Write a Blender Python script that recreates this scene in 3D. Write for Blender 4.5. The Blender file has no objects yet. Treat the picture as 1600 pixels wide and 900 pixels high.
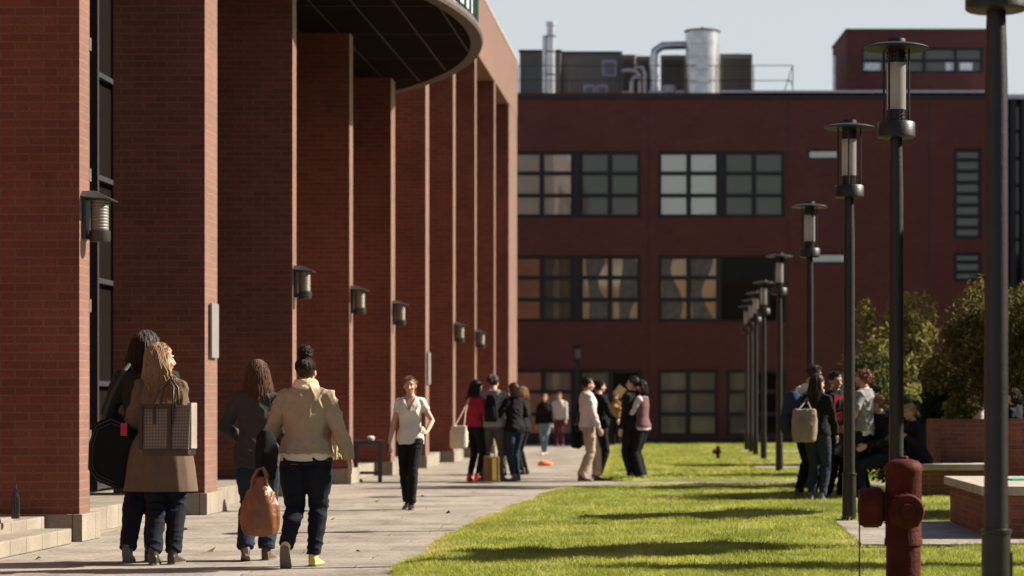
import bpy, bmesh, math, random
import numpy as np
from mathutils import Vector as V, Matrix, noise, Euler
R = math.radians
random.seed(7)
S = bpy.context.scene
COL = S.collection
F = 3600.0; XV = 1096.0; HZ = 640.0; CH = 1.21
def at(x, y, Z):                       # point seen at a pixel of the photograph at distance Z
    s = F / Z
    return V(((x - XV) / s, Z, CH + (HZ - y) / s))
def gx(x, Z): return (x - XV) / F * Z
def hz(y, Z): return CH + (HZ - y) / F * Z

# ------------------------------------------------------------------ materials
def new_mat(name):
    m = bpy.data.materials.new(name); m.use_nodes = True
    nt = m.node_tree; nt.nodes.clear()
    out = nt.nodes.new('ShaderNodeOutputMaterial'); b = nt.nodes.new('ShaderNodeBsdfPrincipled')
    nt.links.new(b.outputs[0], out.inputs[0])
    return m, nt, b, out
def node(nt, typ, **kw):
    n = nt.nodes.new(typ)
    for k, v in kw.items():
        if k in n.inputs: n.inputs[k].default_value = v
        else: setattr(n, k, v)
    return n
def mixc(nt, fac, a, b, mode='MIX'):
    n = nt.nodes.new('ShaderNodeMix'); n.data_type = 'RGBA'; n.blend_type = mode
    for s, v in ((n.inputs[0], fac), (n.inputs[6], a), (n.inputs[7], b)):
        if hasattr(v, 'links') or hasattr(v, 'is_linked'): nt.links.new(v, s)
        elif isinstance(v, (int, float)): s.default_value = v
        else: s.default_value = (*v, 1)
    return n.outputs[2]
def coords(nt, kind='Object', scale=(1, 1, 1), loc=(0, 0, 0), rot=(0, 0, 0)):
    tc = nt.nodes.new('ShaderNodeTexCoord'); mp = nt.nodes.new('ShaderNodeMapping')
    mp.inputs['Scale'].default_value = scale; mp.inputs['Location'].default_value = loc; mp.inputs['Rotation'].default_value = rot
    nt.links.new(tc.outputs[kind], mp.inputs[0]); return mp.outputs[0]
def ramp(nt, fac, stops):
    r = nt.nodes.new('ShaderNodeValToRGB'); e = r.color_ramp.elements
    while len(e) < len(stops): e.new(0.5)
    for i, (p, c) in enumerate(stops):
        e[i].position = p; e[i].color = (*c, 1) if len(c) == 3 else c
    nt.links.new(fac, r.inputs[0]); return r.outputs[0]
def mat(name, col, rough=0.8, var=0.25, scale=6.0, bump=0.0, bscale=60.0, metal=0.0, spec=0.3, stretch=(1, 1, 1), sheen=0.0, coat=0.0):
    m, nt, b, out = new_mat(name)
    co = coords(nt, 'Object', stretch)
    n = node(nt, 'ShaderNodeTexNoise', Scale=scale, Detail=5.0, Roughness=0.6); nt.links.new(co, n.inputs['Vector'])
    dark = tuple(c * (1 - var) for c in col); lite = tuple(min(1, c * (1 + var)) for c in col)
    c = ramp(nt, n.outputs[0], [(0.3, dark), (0.7, lite)])
    nt.links.new(c, b.inputs['Base Color'])
    b.inputs['Roughness'].default_value = rough; b.inputs['Metallic'].default_value = metal
    b.inputs['Specular IOR Level'].default_value = spec
    if sheen: b.inputs['Sheen Weight'].default_value = sheen
    if coat: b.inputs['Coat Weight'].default_value = coat
    if bump:
        n2 = node(nt, 'ShaderNodeTexNoise', Scale=bscale, Detail=4.0); nt.links.new(co, n2.inputs['Vector'])
        bp = node(nt, 'ShaderNodeBump', Strength=bump, Distance=0.01); nt.links.new(n2.outputs[0], bp.inputs['Height'])
        nt.links.new(bp.outputs[0], b.inputs['Normal'])
    return m
def brick_mat(name, c1, c2, mortar, bw=0.262, bh=0.079, msz=0.009, stain=0.35, sheen=0.0):
    m, nt, b, out = new_mat(name)
    uv = nt.nodes.new('ShaderNodeUVMap'); uv.uv_map = 'UVMap'
    wn = node(nt, 'ShaderNodeTexNoise', Scale=9.0, Detail=3.0); nt.links.new(uv.outputs[0], wn.inputs['Vector'])
    vm = node(nt, 'ShaderNodeVectorMath', operation='MULTIPLY_ADD'); nt.links.new(wn.outputs['Color'], vm.inputs[0])
    vm.inputs[1].default_value = (0.006, 0.006, 0); nt.links.new(uv.outputs[0], vm.inputs[2])
    br = node(nt, 'ShaderNodeTexBrick', Scale=1.0)
    br.inputs['Brick Width'].default_value = bw; br.inputs['Row Height'].default_value = bh
    br.inputs['Mortar Size'].default_value = msz; br.inputs['Mortar Smooth'].default_value = 0.25; br.inputs['Bias'].default_value = -0.1
    br.inputs['Color1'].default_value = (*c1, 1); br.inputs['Color2'].default_value = (*c2, 1); br.inputs['Mortar'].default_value = (*mortar, 1)
    nt.links.new(vm.outputs[0], br.inputs['Vector'])
    big = node(nt, 'ShaderNodeTexNoise', Scale=0.9, Detail=6.0, Roughness=0.65); nt.links.new(uv.outputs[0], big.inputs['Vector'])
    st = ramp(nt, big.outputs[0], [(0.3, (1 - stain,) * 3), (0.62, (1.0, 1.0, 1.0)), (0.8, (1.15, 1.12, 1.1))])
    fine = node(nt, 'ShaderNodeTexNoise', Scale=45.0, Detail=4.0); nt.links.new(uv.outputs[0], fine.inputs['Vector'])
    ff = ramp(nt, fine.outputs[0], [(0.25, (0.8,) * 3), (0.75, (1.18,) * 3)])
    # rows of single darker bricks: stretched voronoi cells of brick size
    c = mixc(nt, 1.0, br.outputs['Color'], st, 'MULTIPLY'); c = mixc(nt, 1.0, c, ff, 'MULTIPLY')
    nt.links.new(c, b.inputs['Base Color'])
    b.inputs['Roughness'].default_value = 0.88; b.inputs['Specular IOR Level'].default_value = 0.25
    b.inputs['Sheen Weight'].default_value = sheen; b.inputs['Sheen Roughness'].default_value = 0.34; b.inputs['Sheen Tint'].default_value = (1, .84, .68, 1)   # warm sheen standing in for strong sunlight on faces seen at grazing angles
    inv = node(nt, 'ShaderNodeMath', operation='MULTIPLY_ADD'); nt.links.new(br.outputs['Fac'], inv.inputs[0]); inv.inputs[1].default_value = -1.0
    nt.links.new(fine.outputs[0], inv.inputs[2])
    bp = node(nt, 'ShaderNodeBump', Strength=0.55, Distance=0.006); nt.links.new(inv.outputs[0], bp.inputs['Height']); nt.links.new(bp.outputs[0], b.inputs['Normal'])
    return m
def glass_mat(name, base, refl=0.3, rough=0.04, slat=0.0, dark=None, tint=(0.85, 0.88, 0.82)):
    """a solar-control pane: part mirror, part the blind or dark room behind it"""
    m, nt, b, out = new_mat(name)
    b.inputs['Roughness'].default_value = 0.8; b.inputs['Specular IOR Level'].default_value = 0.0
    if slat:
        co = coords(nt, 'Object')
        sep = nt.nodes.new('ShaderNodeSeparateXYZ'); nt.links.new(co, sep.inputs[0])
        mu = node(nt, 'ShaderNodeMath', operation='MULTIPLY'); nt.links.new(sep.outputs[2], mu.inputs[0]); mu.inputs[1].default_value = 1 / slat
        fr = node(nt, 'ShaderNodeMath', operation='FRACT'); nt.links.new(mu.outputs[0], fr.inputs[0])
        c = ramp(nt, fr.outputs[0], [(0.0, tuple(x * 0.45 for x in base)), (0.35, base), (0.85, base), (1.0, tuple(x * 0.45 for x in base))])
        nt.links.new(c, b.inputs['Base Color'])
    else: b.inputs['Base Color'].default_value = (*base, 1)
    g = node(nt, 'ShaderNodeBsdfGlossy', Roughness=rough); g.inputs['Color'].default_value = (*tint, 1)
    # slightly uneven float glass
    n = node(nt, 'ShaderNodeTexNoise', Scale=1.3, Detail=1.0); nt.links.new(coords(nt, 'Object'), n.inputs['Vector'])
    bp = node(nt, 'ShaderNodeBump', Strength=0.05, Distance=0.05); nt.links.new(n.outputs[0], bp.inputs['Height']); nt.links.new(bp.outputs[0], g.inputs['Normal'])
    mx = node(nt, 'ShaderNodeMixShader', Fac=refl); nt.links.new(b.outputs[0], mx.inputs[1]); nt.links.new(g.outputs[0], mx.inputs[2])
    nt.links.new(mx.outputs[0], out.inputs[0]); return m

# ------------------------------------------------------------------ mesh builder
class MB:
    def __init__(s): s.v = []; s.f = []; s.uv = []; s.mi = []; s.cur = 0
    def quad(s, pts, uv=None, flip=False):
        n = len(s.v); s.v += [tuple(p) for p in pts]; idx = list(range(n, n + len(pts)))
        if uv is None: uv = [(0, 0)] * len(pts)
        if flip: idx = idx[::-1]; uv = uv[::-1]
        s.f.append(idx); s.uv.append(uv); s.mi.append(s.cur)
    def box(s, x0, x1, y0, y1, z0, z1, faces='xXyYzZ', uo=0.0):
        q = lambda pts, uv: s.quad(pts, uv)
        if 'y' in faces: q([(x0,y0,z0),(x1,y0,z0),(x1,y0,z1),(x0,y0,z1)], [(x0+uo,z0),(x1+uo,z0),(x1+uo,z1),(x0+uo,z1)])
        if 'Y' in faces: q([(x1,y1,z0),(x0,y1,z0),(x0,y1,z1),(x1,y1,z1)], [(x1,z0),(x0,z0),(x0,z1),(x1,z1)])
        if 'X' in faces: q([(x1,y0,z0),(x1,y1,z0),(x1,y1,z1),(x1,y0,z1)], [(y0+x1+uo,z0),(y1+x1+uo,z0),(y1+x1+uo,z1),(y0+x1+uo,z1)])
        if 'x' in faces: q([(x0,y1,z0),(x0,y0,z0),(x0,y0,z1),(x0,y1,z1)], [(y1,z0),(y0,z0),(y0,z1),(y1,z1)])
        if 'Z' in faces: q([(x0,y0,z1),(x1,y0,z1),(x1,y1,z1),(x0,y1,z1)], [(x0,y0),(x1,y0),(x1,y1),(x0,y1)])
        if 'z' in faces: q([(x0,y1,z0),(x1,y1,z0),(x1,y0,z0),(x0,y0,z0)], [(x0,y1),(x1,y1),(x1,y0),(x0,y0)])
        return s
    def loft(s, rings, cap=True, closed=True):
        base = len(s.v); n = len(rings[0])
        for r in rings: s.v += [tuple(p) for p in r]
        for i in range(len(rings) - 1):
            for j in range(n if closed else n - 1):
                k = (j + 1) % n
                s.f.append([base+i*n+j, base+i*n+k, base+(i+1)*n+k, base+(i+1)*n+j]); s.uv.append([(j/n, i), ((j+1)/n, i), ((j+1)/n, i+1), (j/n, i+1)]); s.mi.append(s.cur)
        if cap and closed:
            s.f.append([base+j for j in range(n)][::-1]); s.uv.append([(0, 0)]*n); s.mi.append(s.cur)
            b2 = base + (len(rings)-1)*n
            s.f.append([b2+j for j in range(n)]); s.uv.append([(0, 0)]*n); s.mi.append(s.cur)
        return s
    def tube(s, pts, rad, n=10, cap=True, up=None, flat=1.0):
        pts = [V(p) for p in pts]
        if isinstance(rad, (int, float)): rad = [rad]*len(pts)
        rings = []; ref = V(up) if up else None
        for i, p in enumerate(pts):
            t = (pts[min(i+1, len(pts)-1)] - pts[max(i-1, 0)]); t = t.normalized() if t.length > 1e-9 else V((0, 0, 1))
            if ref is None: ref = V((1, 0, 0)) if abs(t.x) < 0.8 else V((0, 1, 0))
            u = (ref - t*ref.dot(t))
            u = u.normalized() if u.length > 1e-6 else t.orthogonal().normalized()
            w = t.cross(u); ref = u
            rr = rad[i] if isinstance(rad[i], (tuple, list)) else (rad[i], rad[i]*flat)
            rings.append([p + u*math.cos(2*math.pi*j/n)*rr[0] + w*math.sin(2*math.pi*j/n)*rr[1] for j in range(n)])
        return s.loft(rings, cap)
    def lathe(s, prof, c=(0, 0, 0), n=24, cap=True):
        c = V(c)
        return s.loft([[c + V((r*math.cos(2*math.pi*j/n), r*math.sin(2*math.pi*j/n), z)) for j in range(n)] for r, z in prof], cap)
    def ell(s, c, rad, rot=None, nu=16, nv=10):
        c = V(c); rings = []
        for i in range(nv+1):
            a = math.pi*(i/nv*0.98+0.01) - math.pi/2
            ring = []
            for j in range(nu):
                b = 2*math.pi*j/nu
                p = V((math.cos(a)*math.cos(b)*rad[0], math.cos(a)*math.sin(b)*rad[1], math.sin(a)*rad[2]))
                if rot: p = rot @ p
                ring.append(c + p)
            rings.append(ring)
        return s.loft(rings)
    def prism(s, poly, y0, y1, axis='y', m=None):
        def P(a, b, t):
            p = (a, t, b) if axis == 'y' else ((t, a, b) if axis == 'x' else (a, b, t))
            return m @ V(p) if m else V(p)
        return s.loft([[P(a, b, y0) for a, b in poly], [P(a, b, y1) for a, b in poly]])
    def xform(s, m): s.v = [tuple(m @ V(p)) for p in s.v]; return s
    def mesh(s, name, smooth=None):
        me = bpy.data.meshes.new(name); me.from_pydata(s.v, [], s.f)
        uvl = me.uv_layers.new(name='UVMap'); flat = [c for u in s.uv for p in u for c in p]
        uvl.data.foreach_set('uv', flat)
        me.polygons.foreach_set('material_index', s.mi)
        me.validate(clean_customdata=False); me.update()
        if smooth is not None:
            me.polygons.foreach_set('use_smooth', [True]*len(me.polygons)); me.set_sharp_from_angle(angle=R(smooth))
        return me
    def build(s, name, mats, parent=None, smooth=None, bevel=0):
        me = s.mesh(name, smooth)
        bm = bmesh.new(); bm.from_mesh(me)
        bmesh.ops.recalc_face_normals(bm, faces=bm.faces) if smooth is not None else None
        if bevel:
            bmesh.ops.remove_doubles(bm, verts=bm.verts, dist=1e-5)
            bmesh.ops.bevel(bm, geom=[e for e in bm.edges if len(e.link_faces) == 2 and e.calc_face_angle(0) > 0.6], offset=bevel, segments=2, affect='EDGES', profile=0.6)
        bm.to_mesh(me); bm.free()
        return link(name, me, mats, parent)
def link(name, me, mats, parent=None):
    o = bpy.data.objects.new(name, me); COL.objects.link(o)
    for m in (mats if isinstance(mats, (list, tuple)) else [mats]): me.materials.append(m)
    if parent: o.parent = parent
    return o
def empty(name, loc=(0, 0, 0), rz=0.0, label=None, cat=None, group=None):
    o = bpy.data.objects.new(name, None); COL.objects.link(o); o.location = loc; o.rotation_euler = (0, 0, rz); o.empty_display_size = 0.1
    return tag(o, label, cat, group)
def tag(o, label=None, cat=None, group=None, kind=None):
    if label: o['label'] = label
    if cat: o['category'] = cat
    if group: o['group'] = group
    if kind: o['kind'] = kind
    return o
def copy_tree(o, parent=None):
    c = o.copy(); COL.objects.link(c)
    if parent: c.parent = parent
    for ch in [x for x in bpy.data.objects if x.parent == o]: copy_tree(ch, c)
    return c
def remesh(mb, voxel=0.01, smooth=3, fac=0.5):
    me = mb.mesh('tmp'); o = bpy.data.objects.new('tmp', me); TMP.objects.link(o)
    md = o.modifiers.new('r', 'REMESH'); md.mode = 'VOXEL'; md.voxel_size = voxel; md.use_smooth_shade = True
    if smooth:
        sm = o.modifiers.new('s', 'SMOOTH'); sm.iterations = smooth; sm.factor = fac
    dg = bpy.context.evaluated_depsgraph_get(); dg.update()
    out = bpy.data.meshes.new_from_object(o.evaluated_get(dg))
    bpy.data.objects.remove(o); bpy.data.meshes.remove(me)
    return out
TMP = bpy.data.collections.new('tmp'); S.collection.children.link(TMP)
def displace(me, fn):
    n = len(me.vertices); co = np.empty(n*3); me.vertices.foreach_get('co', co); co = co.reshape(-1, 3)
    no = np.empty(n*3); me.vertices.foreach_get('normal', no); no = no.reshape(-1, 3)
    d = np.array([fn(V(p)) for p in co]); co += no*d[:, None]
    me.vertices.foreach_set('co', co.ravel()); me.update()
# ------------------------------------------------------------------ people
SKIN = {'fair': mat('skin_fair', (0.44, 0.26, 0.18), 0.55, 0.06, 30), 'tan': mat('skin_tan', (0.32, 0.17, 0.11), 0.55, 0.06, 30)}
LIP = mat('lips', (0.35, 0.12, 0.10), 0.45, 0.05); EYE = mat('eye_dark', (0.03, 0.02, 0.015), 0.25, 0.0); SCL = mat('eye_white', (0.6, 0.57, 0.53), 0.4, 0.0)
def cloth(name, col, var=0.18, bump=0.35, bs=180, sheen=0.0, rough=0.9): return mat(name, col, rough, var, 5, bump, bs, spec=0.15, sheen=sheen)
def ik(a, t, l1, l2, pole):
    d = t - a; L = min(d.length, (l1+l2)*0.999); d.normalize(); t = a + d*L
    x = (l1*l1 - l2*l2 + L*L)/(2*L); h = math.sqrt(max(l1*l1 - x*x, 0))
    p = V(pole) - d*V(pole).dot(d); p.normalize()
    return a + d*x + p*h, t
def lerp(a, b, t): return a + (b - a)*t
def interp(tab, z):
    if z <= tab[0][0]: return tab[0][1:]
    for a, b in zip(tab, tab[1:]):
        if z <= b[0]:
            t = (z-a[0])/(b[0]-a[0]); t = t*t*(3-2*t)*0.5 + t*0.5
            return tuple(lerp(p, q, t) for p, q in zip(a[1:], b[1:]))
    return tab[-1][1:]
FEM = [(.80, .13, .09, 0), (.88, .172, .118, -.012), (.93, .178, .125, -.015), (1.0, .158, .105, -.005), (1.08, .128, .088, 0), (1.17, .138, .095, .005), (1.27, .152, .112, .015), (1.34, .158, .10, .008), (1.40, .150, .078, -.005), (1.44, .105, .062, -.012), (1.48, .055, .052, -.012)]
MAL = [(.80, .14, .10, 0), (.88, .165, .118, -.01), (.94, .165, .118, -.01), (1.02, .155, .108, 0), (1.10, .152, .105, 0), (1.20, .170, .115, .005), (1.30, .185, .122, .01), (1.36, .188, .110, .002), (1.41, .172, .086, -.008), (1.45, .115, .068, -.012), (1.49, .062, .058, -.012)]
def person(px, fy, label, group=None, yaw=0.0, H=1.70, sex='f', w=1.0, lean=0.0, side=0.0, head=(0, 0), hair=None, haircol=None, skin='fair',
           top=None, sleeve=1.0, hem=0.90, tt=0.014, neckz=1.47, legs=None, flare=0.0, legw=1.0, shoes=None, feet=((-.09, 0, 0, 0), (.09, 0, 0, 0)),
           hands=((-.24, .05, .78), (.24, .05, .78)), poles=((-.3, -1, -.1), (.3, -1, -.1)), hdir=(None, None), detail=2, coat=None, extra=None, pelvis=0.0, z0=0.0, Z=None, seat=None, fold=1.0, grip=(0.5, 0.5), footyaw=(8, -8), shoecol2=None, scarf=None, undershirt=None, collar=None, vneck=False, kneepole=(0, 1, 0), vest=None):
    Z = Z or F*CH/(fy-HZ); k = H/1.70; vox = {3: .0065, 2: .0095, 1: .014}[detail]
    root = empty('person', (gx(px, Z), Z, z0), R(yaw), label, 'person', group)
    tab = FEM if sex == 'f' else MAL
    sp = lambda z: V((side*(z-.95) + 0.0, math.tan(R(lean))*(z-.95) if z > .95 else 0, pelvis))     # spine offset
    ws = w*(1.0)
    def P(x, y, z): return V((x, y, z))
    sw = .150*w if sex == 'f' else .185*w
    sh = [V((-sw, -.012, 1.385)) + sp(1.385), V((sw, -.012, 1.385)) + sp(1.385)]
    hipz = .89
    hp = [V((-.088*w, 0, hipz+pelvis)), V((.088*w, 0, hipz+pelvis))]
    elb, wri, kne, ank = [], [], [], []
    for i in (0, 1):
        e, wv = ik(sh[i], V(hands[i]), .285, .255, poles[i]); elb.append(e); wri.append(wv)
        fx = feet[i]; a = V((fx[0], fx[1]-0.03, .085 + fx[2]))
        kk, a2 = ik(hp[i], a, .42, .415, kneepole); kne.append(kk); ank.append(a2)
    nb = V((0, -.012, 1.45)) + sp(1.45); hc = V((0, .02, 1.595)) + sp(1.56) + V((0, .015*(lean > 3), 0))
    HR = Euler((R(head[1]), 0, R(head[0]))).to_matrix()
    def torso(mb, inf, z0_, z1_, n=22, lowflare=0.0, N=14):
        rings = []
        for i in range(N+1):
            z = lerp(z0_, z1_, i/N); a, b, yo = interp(tab, z)
            if z < .86: a, b = tab[1][1], tab[1][2]
            fl = lowflare*max(0, (1.1-z))
            o = sp(z)
            rings.append([V((math.copysign(abs(math.cos(t))**.85, math.cos(t))*(a*w+inf+fl), math.copysign(abs(math.sin(t))**.9, math.sin(t))*(b*w+inf+fl*.8)+yo, z)) + o for t in [2*math.pi*j/n for j in range(n)]])
        mb.loft(rings)
    def arm(mb, i, inf, frac=1.0, cuff=1.0):
        s, e, q = sh[i], elb[i], wri[i]; am = 1.0 if sex == 'f' else 1.12; am *= (0.5+0.5*w)
        inn = s + V((0.05*(1 if i == 0 else -1), 0, .0))
        pts = [inn, s, lerp(s, e, .35), lerp(s, e, .7), e, lerp(e, q, .3), lerp(e, q, .65), q]
        rr = [.05, .052*am, .046*am, .04*am, .037*am, .036*am, .030*am, .024*am]
        L = [0, 0, .2, .36, .5, .65, .83, 1.0]
        P_, R_ = [], []
        for p, r, l in zip(pts, rr, L):
            if l <= frac: P_.append(p); R_.append(r+inf*(1.0 if l < .9 else cuff))
        if frac < 1 and frac > L[len(P_)-1]:
            j = len(P_); t = (frac-L[j-1])/(L[j]-L[j-1]); P_.append(lerp(pts[j-1], pts[j], t)); R_.append(lerp(rr[j-1], rr[j], t)+inf*1.25)
        mb.tube(P_, R_, 12)
    def leg(mb, i, inf, fl=0.0):
        h, kn, an = hp[i], kne[i], ank[i]
        pts = [h + V((0, 0, .05)), lerp(h, kn, .1), lerp(h, kn, .45), lerp(h, kn, .8), kn, lerp(kn, an, .25), lerp(kn, an, .6), lerp(kn, an, .97)]
        rr = [.082*w, .092*w, .078*w*legw, .060*legw, .055*legw, .056*legw, .046*legw, .038*legw]
        rr = [r + inf + (fl*max(0, j-4)/3) for j, r in enumerate(rr)]
        mb.tube(pts, rr, 14, up=(1, 0, 0))
    # ---- body: one continuous surface
    b = MB(); torso(b, 0, .84, 1.48); [arm(b, i, 0) for i in (0, 1)]; [leg(b, i, -.004) for i in (0, 1)]
    b.tube([nb - V((0, 0, .04)), nb + V((0, .004, .05)), hc + HR @ V((0, -.012, -.06))], [.062*(.9 if sex == 'f' else 1.05), .05*(.95 if sex == 'f' else 1.12), .05], 14)
    hm = MB(); E = lambda c, r: hm.ell(hc + HR @ V(c), r, HR, 20, 14)
    E((0, -.012, .022), (.073, .092, .082)); E((0, .018, -.03), (.058, .070, .078)); E((0, .045, -.078), (.032, .034, .026))
    hm.tube([hc + HR @ V(p) for p in ((0, .082, .018), (0, .093, -.005), (0, .106, -.028), (0, .088, -.040))], [.009, .011, .014, .012], 8)
    for sx in (-1, 1):
        E((sx*.074, -.008, -.012), (.010, .020, .030)); E((sx*.03, .068, .030), (.024, .018, .008)); E((sx*.036, .058, -.03), (.022, .022, .022))
    b.v_off = None
    base = len(b.v); b.v += hm.v; b.f += [[q+base for q in f] for f in hm.f]; b.uv += hm.uv; b.mi += hm.mi
    # hands: palm, four fingers and a thumb, joined by the same surface
    hv = min(vox, .005) if detail > 1 else .007
    hb = MB()
    for i in (0, 1):
        q = wri[i]; d = V(hdir[i]).normalized() if hdir[i] else ((q - elb[i]).normalized() + V((0, 0.1, -.3))).normalized()
        sd = 1 if i == 0 else -1                               # palm faces the thigh
        pn = V((sd, 0, 0)) - d*d.x*sd; pn = pn.normalized() if pn.length > .2 else V((0, 0, -1)); ac = d.cross(pn)*(-sd)   # ac: towards the thumb (forward)
        if ac.y < 0: ac = -ac
        g = grip[i]
        hb.tube([q - d*.02, q + d*.02, q + d*.055, q + d*.088], [(.024, .019), (.033, .016), (.040, .015), (.038, .012)], 12, up=ac)
        for fi, (o, L) in enumerate(((.029, .072), (.010, .080), (-.010, .075), (-.028, .060))):
            p0 = q + d*.080 + ac*o; c = [p0 - d*.01]; ang = 0.15; p = p0
            for sgm in range(3):
                p = p + (d*math.cos(ang) + pn*math.sin(ang))*L*(.42, .33, .25)[sgm]; c.append(p.copy()); ang += g*1.25
            hb.tube(c, [.0095, .0092, .0085, .0068], 8)
        p0 = q + d*.025 + ac*.026
        hb.tube([p0 - ac*.008, p0 + (d*.7+ac*.6+pn*.2)*.035, p0 + (d*.9+ac*.35+pn*.4)*.065, p0 + (d*.95+ac*.15+pn*.6)*.085], [.013, .0115, .0105, .008], 8)
    base = len(b.v); b.v += hb.v; b.f += [[q+base for q in f] for f in hb.f]; b.uv += hb.uv; b.mi += hb.mi
    me = remesh(b, min(vox, .0085) if detail > 1 else .012, 2, .4)
    me.transform(Matrix.Scale(k, 4)); body = link('body', me, SKIN[skin], root)
    def child(mb, nm, m, vx=vox, sm=3, fn=None, parent=root):
        me = remesh(mb, vx, sm, .5)
        if fn: displace(me, fn)
        me.transform(Matrix.Scale(k, 4)); return link(nm, me, m, parent)
    sd_ = random.random()*50
    def wr_top(p): 
        q = V((p.x*7+p.z*5, p.y*7, p.z*6-p.x*4))*1.1 + V((sd_, 0, 0))
        r = 1-abs(noise.noise(q)); return fold*(r**4*.012 - .003 + noise.noise(p*26)*.0025)
    def wr_leg(p):
        za = abs(p.z-(.48)); amp = .5 + max(0, 1-za/.18) + max(0, 1-(p.z-.10)/.22)*1.1 + (.8 if .78 < p.z < .9 else 0)
        q = V((p.x*7, p.y*9, p.z*15)) + V((sd_, 3, 0)); r = 1-abs(noise.noise(q)); return fold*amp*(r**3*.008 - .003)
    # ---- face
    ev = hc + HR @ V((0, 0, 0))
    for sx in (-1, 1):
        if detail > 1:
            e = MB(); e.ell(hc + HR @ V((sx*.031, .0705, .008)), (.013, .009, .0065), HR, 10, 8); e.xform(Matrix.Scale(k, 4)); eo = e.build('eye', SCL, root, 60)
            e = MB(); e.ell(hc + HR @ V((sx*.031, .0775, .008)), (.006, .004, .006), HR, 8, 6); e.xform(Matrix.Scale(k, 4)); e.build('iris', EYE, eo, 60)
        e = MB(); e.tube([hc + HR @ V((sx*.014, .086, .026)), hc + HR @ V((sx*.030, .084, .032)), hc + HR @ V((sx*.048, .070, .027))], [.003, .0038, .002], 6); e.xform(Matrix.Scale(k, 4)); e.build('eyebrow', haircol or EYE, root, 60)
    e = MB(); e.ell(hc + HR @ V((0, .0835, -.061)), (.021, .008, .008), HR, 12, 6); e.xform(Matrix.Scale(k, 4)); e.build('lips', LIP, root, 60)
    # ---- clothes
    if legs:
        t = MB(); torso(t, .008, .84, min(1.0, hem+.035)); [leg(t, i, .008, flare) for i in (0, 1)]; child(t, 'trousers', legs, fn=wr_leg)
    if undershirt:
        t = MB(); torso(t, .012, hem-.065, hem+.1); child(t, 'undershirt', undershirt)
    if top:
        t = MB(); torso(t, tt, hem, neckz, lowflare=(coat or {}).get('fl', 0)*.0)
        [arm(t, i, tt*.95, sleeve, .7) for i in (0, 1)]
        if collar: t.tube([nb + V((0, -.004, -.03)), nb + V((0, -.006, .035))], [.078, .070], 16)
        def fn(p):
            d = wr_top(p)
            if vneck:
                zz = (p.z - (1.27)) ; 
                if p.y > 0 and zz > 0 and abs(p.x) < zz*.42: d -= .05
            return d
        tp = child(t, 'jacket' if (collar or coat) and sleeve == 1 else 'shirt', top, fn=fn)
    if vest:
        t = MB(); torso(t, tt+.013, hem+.05, 1.42); child(t, 'vest', vest)
    if coat:
        t = MB(); rings = []
        for i in range(15):
            z = lerp(coat['hem'], 1.12, i/14); a, bb, yo = interp(tab, max(z, .93)); u = max(0, (1.06-z)); 
            aa = lerp(a*w+.022, coat['w'], min(1, u/(1.06-coat['hem']))**.7); bq = lerp(bb*w+.02, coat['d'], min(1, u/(1.06-coat['hem']))**.9)
            rings.append([V((math.cos(th)*(aa + .030*noise.noise(V((math.cos(th)*3.2, math.sin(th)*3.2, z*1.1)))*min(1, u*3) + .012*noise.noise(V((math.cos(th)*9, math.sin(th)*9, z*2)))*min(1, u*4)), math.sin(th)*(bq + .036*noise.noise(V((math.cos(th)*3.2+9, math.sin(th)*3.2, z*1.1)))*min(1, u*3) + .014*noise.noise(V((math.cos(th)*9, math.sin(th)*9+5, z*2)))*min(1, u*4))+yo - .02*u, z)) for th in [2*math.pi*j/64 for j in range(64)]])
        inner = [[V((p.x*.9, p.y*.9, p.z+.02)) for p in r] for r in rings[:2]][::-1]
        t.loft(rings); c = t; me2 = c.mesh('coat_skirt', 50); me2.transform(Matrix.Scale(k, 4)); link('coat_skirt', me2, top, root)
        be = MB(); a, bb, yo = interp(tab, 1.06); be.lathe([(1, -.022), (1.05, -.018), (1.05, .018), (1, .022)], n=32); be.v = [(x*(a*w+.024), y*(bb*w+.026)+yo, z+1.06) for x, y, z in be.v]; be.xform(Matrix.Scale(k, 4)); be.build('belt', top, root, 50)
    if scarf:
        t = MB()
        for j in range(3):
            z = 1.445 + j*.026; rr = .088 - j*.008
            t.tube([nb + V((math.cos(a)*rr*1.05, math.sin(a)*rr + .012, z-1.45 + .01*math.sin(a*2+j) - .02*math.sin(a))) for a in [2*math.pi*q/20 for q in range(21)]], .026, 8)
        child(t, 'scarf', scarf, fn=lambda p: noise.noise(p*40)*.005)
    # ---- shoes
    for i in (0, 1):
        fx = feet[i]; an = ank[i]; pitch = fx[3] if len(fx) > 3 else 0; m = Matrix.Translation(an) @ Matrix.Rotation(R(footyaw[i]), 4, 'Z') @ Matrix.Rotation(R(-pitch), 4, 'X')
        t = MB(); prof = [(-.060, .030, .075), (-.035, .036, .085), (.0, .036, .080), (.05, .038, .062), (.10, .044, .045), (.14, .043, .036), (.17, .034, .028), (.19, .018, .020)]
        rings = []
        for y, ww, hh in prof:
            rings.append([m @ V((math.copysign(abs(math.cos(a))**.7, math.cos(a))*ww, y, -.085 + hh/2 + math.copysign(abs(math.sin(a))**.7, math.sin(a))*hh/2 + .002)) for a in [2*math.pi*q/14 for q in range(14)]])
        t.loft(rings); t.tube([m @ V((0, -.02, -.03)), m @ V((0, -.01, .05))], [.042, .040], 12)
        so = child(t, 'shoe', shoes, vx=.007 if detail > 1 else .01, sm=2)
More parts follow.
